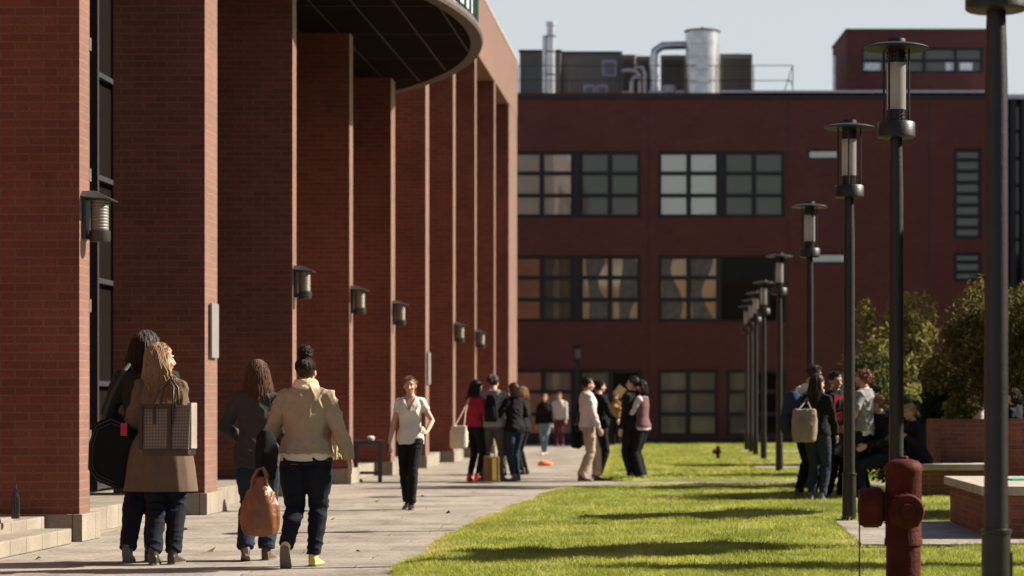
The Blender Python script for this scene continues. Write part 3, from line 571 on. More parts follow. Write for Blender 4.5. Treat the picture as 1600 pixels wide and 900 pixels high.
lawn('lawn', 12, 35.3, edge_a, 240); lawn('lawn', 38.6, 79.6, edge_b, 200)
for i, (x0, x1, y0, y1) in enumerate(((1.38, 9, 19.8, 23.95), (1.05, 9, 45.6, 47.6), (1.05, 9, 53.6, 55.2), (1.05, 9, 63, 65.5))):
    m = MB(); m.box(x0, x1, y0, y1, -.1, .055 + .0, 'xXyYZ'); tag(m.build('footpath', PAVE, bevel=.01), kind='structure')
m = MB(); m.box(4.6, 40, 24.0, 79.9, -.1, .03, 'xyYZ'); tag(m.build('planting_bed', EARTH), kind='structure')
# grass blades, one object
def blades(name, n, y0, y1, ef, hgt, wid, seed, xr=4.6, edge_boost=.12):
    rng = np.random.default_rng(seed); co = []; tone = []
    while len(co) < n:
        t = rng.random(); y = y0 + (y1-y0)*(t**1.5 if y0 < 20 else t); e = ef(y)
        half = (504/3600*y + .5)
        xmax = min(xr, half)
        x = e - .02 + (.25*rng.random()**2 if rng.random() < edge_boost else (xmax-e)*rng.random())
        if in_pad(x, y) or x > xmax: continue
        co.append((x, y)); 
        nv = noise.noise(V((x*1.1, y*.7, 5))); dry = max(0, 1-(x-e)/.35)*.35
        tone.append(min(1, max(0, .40 + .6*nv + .35*noise.noise(V((x*3.3, y*2.1, 15))) + rng.normal(0, .2) + dry)))
    co = np.array(co); N = len(co); z = np.array([lawn_h(x, y)*min(1, (x-ef(y))/.25+.05) for x, y in co]).clip(0, 1)
    clump = np.array([noise.noise(V((x*3.1, y*2.3, 1))) for x, y in co])
    h = hgt*(.65 + .5*rng.random(N) + .85*clump).clip(.25, 2.4)
    a = rng.random(N)*math.pi*2; lean = rng.normal(0, .75, (N, 2)); w = wid*(.7+.6*rng.random(N))
    v = np.empty((N, 3, 3)); v[:, 0, 0] = co[:, 0]-np.cos(a)*w; v[:, 0, 1] = co[:, 1]-np.sin(a)*w; v[:, 1, 0] = co[:, 0]+np.cos(a)*w; v[:, 1, 1] = co[:, 1]+np.sin(a)*w
    v[:, 0, 2] = z-.005; v[:, 1, 2] = z-.005; v[:, 2, 0] = co[:, 0]+lean[:, 0]*h; v[:, 2, 1] = co[:, 1]+lean[:, 1]*h; v[:, 2, 2] = z+h
    return v.reshape(-1, 3), np.repeat(np.array(tone), 3)
def tri_mesh(name, v, tone, mt, k=3, parent=None):
    me = bpy.data.meshes.new(name); n = len(v); me.vertices.add(n); me.vertices.foreach_set('co', v.astype(np.float32).ravel())
    me.loops.add(n); me.loops.foreach_set('vertex_index', np.arange(n, dtype=np.int32)); me.polygons.add(n//k)
    me.polygons.foreach_set('loop_start', np.arange(0, n, k, dtype=np.int32)); me.update(calc_edges=True)
    a = me.attributes.new('tone', 'FLOAT', 'POINT'); a.data.foreach_set('value', tone.astype(np.float32)); return link(name, me, mt, parent)
b1, t1 = blades('g', 230000, 14.5, 35.2, edge_a, .040, .0045, 1); b2, t2 = blades('g', 88000, 38.7, 79.4, edge_b, .045, .010, 2)
tag(tri_mesh('grass', np.vstack([b1, b2]), np.concatenate([t1, t2]), GRASS), 'short green lawn grass with drier blades along the paving edge', 'grass', kind='stuff')

# ------------------------------------------------------------------ long brick building on the left
NB = empty('colonnade_building', (0, 0, 0), 0, 'long red brick building with tall fin pillars and round canopy on the left', 'building')
XF, XW = -5.7, -6.75
PZ = [F*5.7/d for d in (972, 776, 639, 550, 485, 431, 388, 354, 324)]
PT = [.33, .68, .31, .37, .55, .60, .50, .42, .45]
for i, z in enumerate(PZ):
    m = MB(); m.box(XW-1.2 if i == 0 else XW, XF, z, z+PT[i], .25, 10.25, uo=i*.37); m.build('pillar', BRICK, NB)
    ln = (.62, 1.2, .9, .9, .9, 2.1, 2.0, 1.6, 1.6)[i]
    m = MB(); m.box(XW-1.25 if i == 0 else XW-.02, XF+.035, z-.035, z+ln, 0, .252); m.build('plinth', STONE, NB, bevel=.008)
zE = F*5.7/301
m = MB(); m.box(XW-6, XF, zE, 71.2, .25, 10.25); m.build('end_pillar', BRICK, NB)
m = MB(); m.box(XW-6, XF+.035, zE-.035, 71.23, 0, .252); m.build('plinth', STONE, NB)
m = MB(); m.box(-16, -6.0, 8, 71.2, 0, .235, 'XyYZ'); st = m.build('stylobate', STONE, NB, bevel=.012)
m = MB(); m.box(XW-.9, XF+.01, 44.6, 71.2, 10.25, 11.95); m.build('upper_wall', BRICK, NB)
m = MB(); m.box(XW-.95, XF+.03, 44.5, 71.25, 11.95, 12.0); m.build('wall_coping', COPING, NB)
m = MB(); m.box(-15, XW-.9, 44.6, 71.2, 10.25, 11.6, 'xXyYZ'); m.build('roof', PARA, NB)
m = MB(); m.box(-15, XW-.5, PZ[0]+.4, 71.1, .235, 10.25); m.build('inner_wall', BRICK, NB)
m = MB(); m.box(-15, XF, 10, PZ[0]+.33, 10.25, 10.6); m.box(-15, XF-.0, PZ[0]+.33, 44.6, 10.25, 10.55); m.build('roof_slab', PARA, NB)
m = MB(); m.box(-16, XW-1.2, 10, PZ[0]+.33, .25, 10.25); m.build('side_wall', BRICK, NB)
# glazing between the first pillars
GL = glass_mat('dark_glazing', (0.009, 0.007, 0.006), .008)
for i in range(0, 2):
    y0, y1 = PZ[i]+PT[i], PZ[i+1]
    m = MB(); m.box(XW-.48, XW-.45, y0, y1, .26, 10.2); gl = m.build('glazed_screen', GL, NB)
    fm = MB(); nn = 5
    for q in range(nn+1):
        y = lerp(y0+.04, y1-.04, q/nn); fm.box(XW-.45, XW-.36, y-.035, y+.035, .26, 10.2)
    for q in range(9):
        z = .3 + q*1.22; fm.box(XW-.44, XW-.375, y0, y1, z-.03, z+.03)
    fm.build('mullion_frame', FRAME, gl)
m = MB(); y = PZ[0]+PT[0]; m.box(XF-.30, XF-.02, y+.0, y+.10, .26, 10.2); 
for q in range(9): m.box(XF-.02, XF+.0, y+.01, y+.09, .9+q*1.22, 1.02+q*1.22)
m.build('steel_jamb', mat('jamb_brown_steel', (.10, .075, .065), .5), NB)
m = MB()
for q in range(7): m.box(XW-.30, XW-.27, PZ[1]-.62+q*.09, PZ[1]-.60+q*.09, 2.5, 10)
for q in range(30): m.box(XW-.31, XW-.26, PZ[1]-.63, PZ[1]-.05, 2.6+q*.24, 2.63+q*.24)
m.build('grille', mat('grille_metal', (.17, .15, .12), .5), NB)
# round canopy
CX, CY, CR = -16.35, 37.0, 12.70; z0 = CH + 6.1
def arc(r, n=72, a0=-36, a1=36): return [(CX + r*math.cos(R(lerp(a0, a1, i/n))), CY + r*math.sin(R(lerp(a0, a1, i/n)))) for i in range(n+1)]
pts = arc(CR); x_in = XW-.45
poly = pts + [(x_in, pts[-1][1]), (x_in, pts[0][1])]
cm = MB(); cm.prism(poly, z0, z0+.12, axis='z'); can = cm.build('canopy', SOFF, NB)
fm = MB(); r0, r1 = CR, CR+.07
ring = [[(CX+rr*math.cos(R(a)), CY+rr*math.sin(R(a)), zz) for rr, zz in ((r1, z0-.03), (r1+.02, z0+.02), (r1, z0+.10), (r0-.12, z0+.10), (r0-.12, z0-.03))] for a in np.linspace(-36, 36, 73)]
fm.loft(ring, cap=True); fm.build('fascia', mat('fascia_grey', (.10, .08, .07), .6, .15, spec=.1), can, 30)
sm = MB()
for k, x in enumerate(np.arange(-6.49, -3.7, .63)):
    dx = x-CX
    h = math.sqrt(max(0, (CR-.12)**2 - dx*dx)); sm.box(x-.012, x+.012, CY-h, CY+h, z0-.008, z0-.0)
for y in np.arange(27, 48, 2.6):
    xm = CX + math.sqrt(max(.1, (CR-.12)**2-(y-CY)**2))
    if xm > XW: sm.box(XW-.3, xm, y-.010, y+.010, z0-.007, z0+.001)
sm.build('soffit_seam', SEAM, can)
RG = glass_mat('railing_glass', (0.62, 0.68, 0.70), .35, .1)
rail = MB(); rp = [(a[0], a[1]) for a in arc(CR-.02, 60, -33, 33)]
rail.loft([[(x, y, z0+.16), (x, y, z0+1.26)] for x, y in rp], cap=False, closed=False); rl = rail.build('railing_panel', RG, can)
GRN = mat('railing_green_steel', (.018, .055, .042), .4)
pm = MB()
for i, (x, y) in enumerate(rp[::2]): pm.box(x-.012, x+.035, y-.02, y+.02, z0+.14, z0+1.42)
pm.tube([(x+.01, y, z0+1.40) for x, y in rp], .025, 8); pm.tube([(x+.01, y, z0+.20) for x, y in rp], .018, 6); pm.tube([(x+.01, y, z0+1.10) for x, y in rp], .014, 6)
pm.build('railing_frame', GRN, rl, 40)
# steps by the first pillar
STP = empty('entrance_steps', (-6.3, 17, 0), 0, 'two pale stone steps at the foot of the first brick pillar', 'steps')
m = MB(); m.box(.3-1.9, 6.3-5.67, -9, 3.75, 0, .14); m.build('lower_step', STONE, STP, bevel=.015)
m = MB(); m.box(.3-1.9, 6.3-6.02, -9, 3.2, .14, .27); m.build('upper_step', STONE, STP, bevel=.015)
# bottle standing on the upper step
bt = MB(); bt.lathe([(0, 0), (.036, .004), (.037, .15), (.030, .20), (.014, .245), (.0135, .285), (.016, .288), (.016, .30), (0, .302)], n=16)
o = bt.build('bottle', mat('bottle_dark_glass', (.012, .012, .010), .12, spec=.6), None, 50); o.location = (gx(24, 19.8), 19.8, .27); tag(o, 'dark glass bottle left standing on the upper stone step', 'bottle')
# ------------------------------------------------------------------ wall lanterns
def ribbed(mb, r, z0, z1, n=10, seg=20):
    prof = []
    for i in range(n):
        a = lerp(z0, z1, i/n); b_ = lerp(z0, z1, (i+1)/n); prof += [(r*.93, a), (r, lerp(a, b_, .3)), (r, lerp(a, b_, .8))]
    mb.lathe(prof + [(r*.93, z1)], n=seg)
lan = empty('wall_lantern', (XF, PZ[0]+.16, 2.76), 0); LG = 'lanterns fixed to the brick pillars'
m = MB(); m.box(.0, .035, -.09, .09, .02, .44); m.box(.035, .10, -.03, .03, .38, .42); m.build('back_plate', STEEL, lan, bevel=.004)
m = MB(); m.loft([[(.0, -.15, .40), (.275, -.13, .375), (.275, .13, .375), (.0, .15, .40)], [(.0, -.15, .41), (.28, -.135, .385), (.28, .135, .385), (.0, .15, .41)], [(.0, -.06, .465), (.10, -.04, .47), (.10, .04, .47), (.0, .06, .465)]]); m.build('lantern_roof', STEEL, lan)
m = MB(); m.lathe([(0, 0), (.085, 0), (.095, .02), (.095, .10), (.085, .105), (0, .105)], (.145, 0, 0), 20); m.box(.03, .10, -.02, .02, .03, .07); m.build('lantern_base', STEEL, lan, 40)
m = MB(); ribbed(m, .078, .105, .385); m.v = [(x+.145, y, z) for x, y, z in m.v]; m.build('lantern_glass', mat('lantern_ribbed_glass', (.20, .175, .145), .35, .1, 6, spec=.4), lan, 60)
for n_, i in enumerate((0, 2, 3, 4, 6, 7)):
    o = lan if n_ == 0 else copy_tree(lan); o.location = (XF+.001, PZ[i]+PT[i]/2, 2.76)
    tag(o, ('large ribbed wall lantern on the first, nearest pillar', 'wall lantern on the brick pillar above the bun-haired person', 'wall lantern second beyond the bun-haired person, above the stool', 'wall lantern above left of the person walking towards us', 'wall lantern on the pillar above the red top', 'farthest wall lantern, above the grey sweater and backpack')[n_], 'wall lantern', LG)
# sign plates
for i, (y0, y1, lb) in enumerate(((472, 558, 'tall pale grey sign plate on the second pillar'), (550, 600, 'narrow pale sign plate on the pillar right of the walking person'))):
    p = (1, 5)[i]; zz = PZ[p]+PT[p]*.5
    m = MB(); m.box(XF+.02, XF+.045, zz-.16, zz+.22, hz(y1, PZ[p]), hz(y0, PZ[p])); m.box(XF, XF+.02, zz-.1, zz+.16, hz(y1, PZ[p])+.1, hz(y0, PZ[p])-.1); tag(m.build('wall_sign', SIGNM, bevel=.003), lb, 'sign')
# stool-like stand with a cup by the pillars
stz = 38.6; ST = empty('metal_stand', (gx(575, stz), stz, 0), R(8), 'dark square metal stand with a low rung beside the pillars', 'stand')
m = MB(); m.box(-.25, .25, -.22, .22, .62, .70); m.build('top', STEEL, ST, bevel=.01)
for sx in (-1, 1):
    for sy in (-1, 1): m = MB(); m.box(sx*.20-.035, sx*.20+.035, sy*.17-.035, sy*.17+.035, 0, .62); m.build('leg', STEEL, ST)
for sy in (-.17, .17): m = MB(); m.box(-.17, .17, sy-.02, sy+.02, .13, .17); m.build('rung', STEEL, ST)
m = MB(); m.lathe([(0, 0), (.055, 0), (.07, .04), (.05, .065), (0, .07)], (gx(579, stz), stz, .70), 14); tag(m.build('paper_wrapper', M_WHITE, None, 40), 'crumpled white wrapper on top of the metal stand', 'wrapper')
m = MB(); m.box(-.13, .13, -.12, .12, 0, .05); m.box(-.09, .09, -.08, .08, .05, .16); o = m.build('floor_box', STEEL, None, bevel=.01); o.location = (gx(553, 38.4), 38.4, 0); tag(o, 'small dark metal box on the paving by the bun-haired person\'s hand', 'box')
m = MB(); m.ell((0, 0, .05), (.14, .09, .06)); m.ell((.1, .03, .04), (.09, .07, .045)); o = link('plastic_bag', remesh(m, .012, 1), mat('orange_plastic', (.75, .20, .05), .4)); o.location = (gx(850, 49.5), 49.5, 0); displace(o.data, lambda p: noise.noise(p*22)*.02); tag(o, 'crumpled orange plastic bag lying on the path', 'bag')
# ------------------------------------------------------------------ lamp posts
def make_lamp():
    L = empty('street_lamp', (0, 0, 0))
    m = MB(); m.lathe([(0, 0), (.10, 0), (.10, .015), (.074, .02), (.072, .52), (.078, .525), (.078, .545), (.062, .55), (.060, .6), (.058, 3.0), (.048, 3.43), (0, 3.43)], n=24); m.build('pole', POST, L, 40)
    m = MB(); m.box(.066, .078, -.03, .03, .22, .42); m.build('hatch', POST, L)
    m = MB(); m.lathe([(0, 3.425), (.142, 3.425), (.154, 3.435), (.154, 3.545), (.146, 3.555), (0, 3.555)], n=32); m.build('collar', POST, L, 40)
    for zs, zl, zh in (((3.57, 3.60, 3.63), 3.555, 3.655), ((4.05, 4.08, 4.11), 4.035, 4.14)):
        m = MB(); m.lathe([(0, zl), (.072, zl), (.072, zh), (.0, zh)], n=20)
        for i in range(14):
            for z in zs: a = i/14*6.283; m.box(math.cos(a)*.072-.006, math.cos(a)*.072+.006, math.sin(a)*.072-.006, math.sin(a)*.072+.006, z, z+.015)
        m.build('louvre_neck', POST, L, 30)
    m = MB(); m.lathe([(0, 3.655), (.078, 3.655), (.078, 4.035), (0, 4.035)], n=24); m.build('lamp_glass', LGLASS, L, 40)
    m = MB(); m.lathe([(0, 4.235), (.075, 4.235), (.078, 4.205), (.21, 4.182), (.260, 4.165), (.266, 4.158), (.260, 4.150), (.1, 4.14), (0, 4.14)], n=40); m.build('cap', POST, L, 30)
    for k in range(4):
        a = math.pi/4*0.6 + k*math.pi/2; m = MB(); m.tube([(math.cos(a)*.118, math.sin(a)*.118, 3.55), (math.cos(a)*.118, math.sin(a)*.118, 4.15)], .009, 8); m.build('rod', POST, L, 60)
    return L
LAMPS = [(1.637, 12.8), (1.59, 18.8), (1.546, 24.1), (1.572, 33.5), (1.50, 44.4), (1.45, 53.6), (1.38, 58.6), (1.345, 62.5), (1.30, 66.2)]
LL = ['nearest lamp post, its head cut off by the top edge', 'tall lamp post behind the red hydrant', 'lamp post standing in front of the curly-haired person', 'lamp post rising just left of the planted bushes, behind the group', 'lamp post left of the navy backpack, before the dark window', 'sixth lamp post of the row, left of the thick post by the backpack', 'seventh lamp post of the row', 'last lamp post but one in the row', 'farthest and leftmost lamp post of the row']
lamp = make_lamp()
for i, (x, y) in enumerate(LAMPS):
    o = lamp if i == 0 else copy_tree(lamp); o.location = (x, y, .0); o.rotation_euler = (0, 0, i*.5); o.scale = (1.12, 1.12, 1) if i == 0 else (1, 1, 1); tag(o, LL[i], 'street lamp', 'lamp posts in the row along the lawn')
o = copy_tree(lamp); o.location = (gx(903, 77), 77, 0); o.scale = (.95, .95, .80); o.rotation_euler = (0, 0, 1); tag(o, 'shorter lamp post standing alone by the far brick wall', 'street lamp')
# ------------------------------------------------------------------ hydrants
def make_hydrant():
    h = empty('fire_hydrant', (0, 0, 0))
    m = MB(); m.lathe([(0, 0), (.16, 0), (.16, .03), (.115, .04), (.112, .30), (.125, .31), (.125, .34), (.118, .36), (.118, .78), (.124, .79), (.124, .81), (.116, .835), (.095, .855), (.05, .868), (.0, .872)], n=28)
    m.build('barrel', HYD, h, 35)
    m = MB(); m.lathe([(0, 0), (.034, 0), (.034, .012), (.024, .02), (0, .022)], (0, 0, .868), 6); m.build('operating_nut', HYD, h, 30)
    def outlet(r, L, z, ang, nm, nub):
        m = MB(); pr = [(r*.75, 0), (r*.75, L*.45), (r, L*.5), (r*1.02, L*.55), (r*1.02, L*.9), (r*.92, L), (r*.45, L*1.0), (r*.43, L*nub), (r*.42, L*nub), (0, L*nub)]
        m.lathe(pr, n=24)
        for k in range(10):
            a = k*.628; m.box(math.cos(a)*r-.008, math.cos(a)*r+.008, math.sin(a)*r-.008, math.sin(a)*r+.008, L*.56, L*.9)
        mt = Matrix.Translation((0, 0, z)) @ Matrix.Rotation(ang, 4, 'Z') @ Matrix.Rotation(R(90), 4, 'Y'); m.xform(mt); return m.build(nm, HYD, h, 35)
    outlet(.125, .29, .555, R(180), 'side_outlet', 1.02); outlet(.112, .22, .535, R(-88), 'front_outlet', 1.2)
    m = MB(); pts = [(-.285, 0, .44), (-.287, -.01, .36), (-.285, .0, .28), (-.288, .01, .18), (-.284, 0, .10), (-.27, 0, .05)]; m.tube(pts, .004, 6)
    for i in range(22):
        z = .43-i*.017; m.ell((-.286, (i % 2)*.004, z), (.006, .004, .009), None, 6, 4)
    m.build('cap_chain', STEEL, h, 60); return h
hy = make_hydrant(); hy.location = (1.315, 15.0, .02); tag(hy, 'large worn dark red fire hydrant in the foreground, chain hanging from its side cap', 'fire hydrant')
h2 = copy_tree(hy); h2.location = (.39, 53.8, .0); h2.scale = (.42,)*3; h2.rotation_euler = (0, 0, .4); tag(h2, 'small red hydrant far off on the second lawn', 'fire hydrant')
# ------------------------------------------------------------------ brick seat walls and planters
def seat_wall(nm, x0, x1, y0, y1, h, label):
    e = empty(nm, ((x0+x1)/2, y0, 0), 0, label, 'seat wall'); cx = (x0+x1)/2
    m = MB(); m.box(x0-cx, x1-cx, 0, y1-y0, 0, h-.085); m.build('brickwork', BRICKB, e)
    m = MB(); m.box(x0-cx-.06, x1-cx+.06, -.06, y1-y0+.06, h-.085, h); m.build('coping', COPING, e, bevel=.012); return e
seat_wall('seat_wall', 2.58, 7.5, 20.8, 23.9, .52, 'low brick seat wall with pale coping, nearest at the right edge')
seat_wall('seat_wall', 2.53, 7.5, 30.5, 31.15, .49, 'farther brick seat wall with people sitting on it')
def planter(x0, x1, y0, y1, z0, z1, label, ch=.18):
    e = empty('planter', ((x0+x1)/2, y0, z0), 0, label, 'planter'); cx = (x0+x1)/2
    pl = [(x0-cx, ch), (x0-cx+ch, 0), (x1-cx, 0), (x1-cx, y1-y0), (x0-cx, y1-y0)]
    m = MB()
    n = len(pl); acc = 0
    for i in range(n):
        a, b_ = pl[i], pl[(i+1) % n]; d = math.dist(a, b_); m.quad([(a[0], a[1], 0), (b_[0], b_[1], 0), (b_[0], b_[1], z1-z0), (a[0], a[1], z1-z0)], [(acc, 0), (acc+d, 0), (acc+d, z1-z0), (acc, z1-z0)]); acc += d
    m.build('brickwork', BRICKB, e)
    m = MB(); m.prism([(a*.97, b_+.02) for a, b_ in pl], z1-z0-.05, z1-z0-.03, axis='z'); m.build('soil', SOIL, e); return e
planter(3.26, 6.5, 31.4, 33.4, 0, hz(655, 31.4), 'raised red brick planter behind the seated people, round bush above', .01)
planter(gx(1580, 24.6), 6.5, 24.6, 26.6, 0, hz(655, 24.6), 'raised brick planter cut by the right edge behind the near seat wall', .05)
m = MB(); m.box(-.13, .16, -.2, .14, 0, .012); o = m.build('folder', mat('green_plastic', (.03, .42, .28), .35), None, bevel=.003); o.location = (gx(1597, 22.2), 22.6, .522); o.rotation_euler = (0, 0, .3); tag(o, 'bright green plastic folder lying on the near seat wall', 'folder')
# ------------------------------------------------------------------ shrubs and trees
def leafy(name, c, rad, n, size, mt, seed, clumps=14, holes=.25, flat=.8, stem=True, label=None, cat='shrub', group=None, trunk=None, parts=('crown', 'trunk')):
    rng = np.random.default_rng(seed); root = empty(name, (c[0], c[1], 0 if trunk else c[2]-rad[2]), 0, label, cat, group)
    off = V((0, 0, c[2])) if trunk else V((0, 0, rad[2]))
    cl = []
    for i in range(clumps):
        d = rng.normal(size=3); d /= np.linalg.norm(d); cl.append((d*rng.uniform(.25, .92), rng.uniform(.20, .44), rng.uniform(-.25, .25)))
    P, T = [], []
    for i in range(n):
        cc, cr, ct = cl[rng.integers(clumps)]; d = rng.normal(size=3); d /= np.linalg.norm(d)
        p = cc + d*cr*(rng.random()**.35)
        if p[2] < -.92: continue
        P.append(p*np.array(rad)); T.append(.5 + ct + rng.normal(0, .22))
    P = np.array(P); N = len(P); a = rng.normal(size=(N, 3)); a /= np.linalg.norm(a, axis=1)[:, None]; b_ = rng.normal(size=(N, 3)); b_ -= a*(a*b_).sum(1)[:, None]; b_ /= np.linalg.norm(b_, axis=1)[:, None]
    s = size*(.6+.8*rng.random(N))[:, None]; base = P + np.array(off)
    v = np.stack([base-a*s, base+b_*s*.42, base+a*s, base-b_*s*.42], 1).reshape(-1, 3)
    tri_mesh(parts[0], v, np.repeat(np.clip(T, 0, 1), 4), mt, 4, root)
    m = MB(); bx = off
    zt = 0
    m.tube([V((0, 0, zt)), V((.02, .01, off.z*.5)), V((0, 0, off.z*.9))], [trunk or .05, (trunk or .05)*.8, (trunk or .05)*.5], 8)
    for cc, cr, ct in cl:
        e_ = V(cc*np.array(rad)) + off; m.tube([V((0, 0, off.z*.55)), V((e_.x*.45, e_.y*.45, lerp(off.z*.6, e_.z, .55))), e_], [(trunk or .05)*.45, (trunk or .05)*.3, .008], 6)
    m.build(parts[1], BARK, root, 60); return root
leafy('bush', (gx(1552, 32.4), 32.4, hz(540, 32.4)), (1.05, .95, 1.0), 12500, .042, LEAFG, 3, 40, label='big round olive bush rising from the brick planter', cat='bush')
leafy('bush', (gx(1640, 31.5), 31.5, hz(530, 31.5)), (.95, .8, .98), 9000, .045, LEAFG, 31, 18, label='bush at the right picture edge, behind the nearest lamp post', cat='bush')
leafy('shrub', (gx(1375, 37), 37, hz(590, 37)), (.8, .6, 1.35), 3600, .05, LEAFY, 4, 15, label='tall loose yellow-green shrub behind the curly-haired person')
leafy('shrub', (gx(1428, 38), 38, hz(585, 38)), (.8, .6, 1.3), 3400, .055, LEAFY, 5, 13, label='yellow-green shrub between the second lamp post and the round bush')
leafy('shrub', (gx(1395, 35.5), 35.5, hz(650, 35.5)), (1.15, .6, 1.1), 9500, .05, LEAFD, 6, 18, label='low dark green shrub behind the seated people')
leafy('shrub', (gx(1490, 35), 35, hz(650, 35)), (.8, .6, .9), 6000, .05, LEAFD, 8, 14, label='dark shrub behind the brick planter, under the round bush')
leafy('shrub', (gx(1500, 32.4), 32.4, hz(632, 32.4)), (.36, .3, .30), 1500, .045, LEAFY, 9, 9, label='small pale tuft of leaves at the planter\'s left corner')
# garden trees to the right that shade the lawn
for i, (x, y, z, r_, n_) in enumerate(((4.35, 20.3, 3.7, (1.25, 1.35, 1.1), 13000), (5.3, 26.5, 3.8, (.95, .9, .8), 7500), (7.5, 35.9, 5.2, (1.85, .75, 1.2), 8000), (8.2, 39.0, 7.9, (1.9, .7, 1.2), 5500), (8.2, 42.5, 4.9, (1.6, .9, 1.0), 4800), (9.0, 50, 5.2, (1.6, 1.1, 1.3), 3500), (8.4, 19.0, 5.4, (1.3, .35, .7), 2600))):
    leafy('garden_tree', (x, y, z), r_, n_*2, .10, LEAFG, 50+i, 12, label='small garden tree beyond the right edge of the view', cat='tree', group='garden trees beyond the right edge', trunk=.07)
# fallen leaves
rnd = random.Random(4); LF = mat('dry_leaf', (.30, .17, .07), .7)
fl = None; spots = [(155, 832), (182, 829), (290, 828), (470, 838), (520, 812), (590, 784), (700, 802), (560, 862), (660, 776), (330, 862), (60, 874), (740, 770), (420, 800), (610, 838)]
for x, y in spots:
    Z = F*CH/(y-HZ)
    if fl is None:
        m = MB(); m.quad([(0, -.035, .012), (.024, 0, .004), (.0, .04, .016), (-.024, 0, .005)]); m.quad([(-.004, -.06, .012), (.004, -.06, .012), (.002, -.03, .012), (-.002, -.03, .012)]); fl = m.build('fallen_leaf', LF); o = fl
    else: o = fl.copy(); COL.objects.link(o)
    o.location = (gx(x, Z), Z, .0); o.rotation_euler = (.5*rnd.random(), .4*rnd.random(), rnd.random()*6); o.scale = (rnd.uniform(.8, 1.5),)*3; tag(o, 'small dry brown leaf fallen on the stone paving', 'leaf', 'dry leaves fallen on the paving')
# ------------------------------------------------------------------ far brick building
ZB = 80.0; sB = F/ZB
fx = lambda x: (x-XV)/sB
fz = lambda y: CH + (HZ-y)/sB
FB = empty('far_building', (0, 0, 0), 0, 'wide dark red brick building with gridded windows closing the court', 'building')
P_LIGHT = glass_mat('pane_blind_pale', (.37, .375, .335), .22, .03, .085); P_MID = glass_mat('pane_blind_grey', (.075, .075, .065), .06, .03, .085); P_DARK = glass_mat('pane_dark', (.010, .009, .010), .008); P_TAN = glass_mat('pane_tan_reflection', (.55, .34, .19), .07, .03, .085)  # tan pane colour stands in for a mirrored sunlit building
P_SHOP = glass_mat('pane_ground_floor', (.15, .14, .115), .12, .05, .085)
REFL_GREY = mat('reflection_grey', (.13, .12, .11), .8)
holes = []
# (x0, x1, y0, y1, columns, rows, pane materials by column letter)
WIN = [(796, 897, 236, 340, 2, 3, 'LL'), (905, 1001, 236, 340, 2, 3, 'MM'), (1028, 1124, 236, 340, 2, 3, 'LL'), (1130, 1226, 236, 340, 2, 3, 'MM'),
       (796, 897, 399, 503, 2, 3, 'RM'), (905, 1001, 399, 503, 2, 3, 'TT'), (1028, 1124, 399, 503, 2, 3, 'TT'), (1124, 1228, 399, 503, 1, 1, 'D'),
       (800, 897, 577, 682, 2, 3, 'RS'), (905, 1003, 577, 682, 2, 3, 'SD'), (1028, 1122, 577, 682, 2, 3, 'SS'), (1135, 1228, 577, 682, 2, 3, 'SD'),
       (1262, 1311, 233, 249, 1, 1, 'L'), (1262, 1336, 395, 412, 1, 1, 'L'), (1490, 1534, 232, 373, 1, 8, 'M'), (1490, 1534, 394, 440, 1, 3, 'M'), (1300, 1400, 577, 682, 2, 3, 'SS')]
xs = sorted(set([700, 1565] + [w[0] for w in WIN] + [w[1] for w in WIN])); ys = sorted(set([145, 693.0] + [w[2] for w in WIN] + [w[3] for w in WIN]))
m = MB()
def inwin(x, y): return any(w[0] <= x <= w[1] and w[2] <= y <= w[3] for w in WIN)
# wall as full-width courses with real openings
for a, b_ in zip(ys, ys[1:]):
    run = None
    for c, d in zip(xs, xs[1:]):
        solid = not inwin((c+d)/2, (a+b_)/2)
        if solid and run is None: run = c
        if run is not None and (not solid):
            m.box(fx(run), fx(c), ZB, ZB+.3, fz(b_), fz(a), 'yxX' + 'zZ'); run = None
    if run is not None: m.box(fx(run), fx(xs[-1]), ZB, ZB+.3, fz(b_), fz(a), 'yxX' + 'zZ')
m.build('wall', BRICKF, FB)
m = MB(); m.box(fx(700), fx(1565), ZB+.35, ZB+14, 0, fz(146), 'xXyYZ'); m.build('building_core', P_DARK, FB)
m = MB(); m.box(fx(700), fx(1565)+.02, ZB-.05, ZB+.32, fz(154), fz(149.5)); m.build('cornice_trim', FRAME, FB)
m = MB(); m.box(fx(700), fx(1560), ZB-.03, ZB-.0, 0.0, .22); m.build('base_trim', FRAME, FB)
m = MB(); m.box(fx(1124), fx(1565)+.02, ZB+.0, ZB+.5, fz(149), fz(141)); m.box(fx(805), fx(1124), ZB+.1, ZB+.5, fz(149), fz(146)); m.build('parapet_flashing', PARA, FB, bevel=.01)
for x in (1013, 1231, 1452):
    m = MB(); m.box(fx(x)-.012, fx(x)+.012, ZB-.004, ZB+.02, .22, fz(155)); m.build('movement_joint', FRAME, FB)
P_MIR = glass_mat('pane_mirror', (.045, .03, .025), .42)
PM = {'R': P_MIR, 'L': P_LIGHT, 'M': P_MID, 'D': P_DARK, 'T': P_TAN, 'S': P_SHOP}
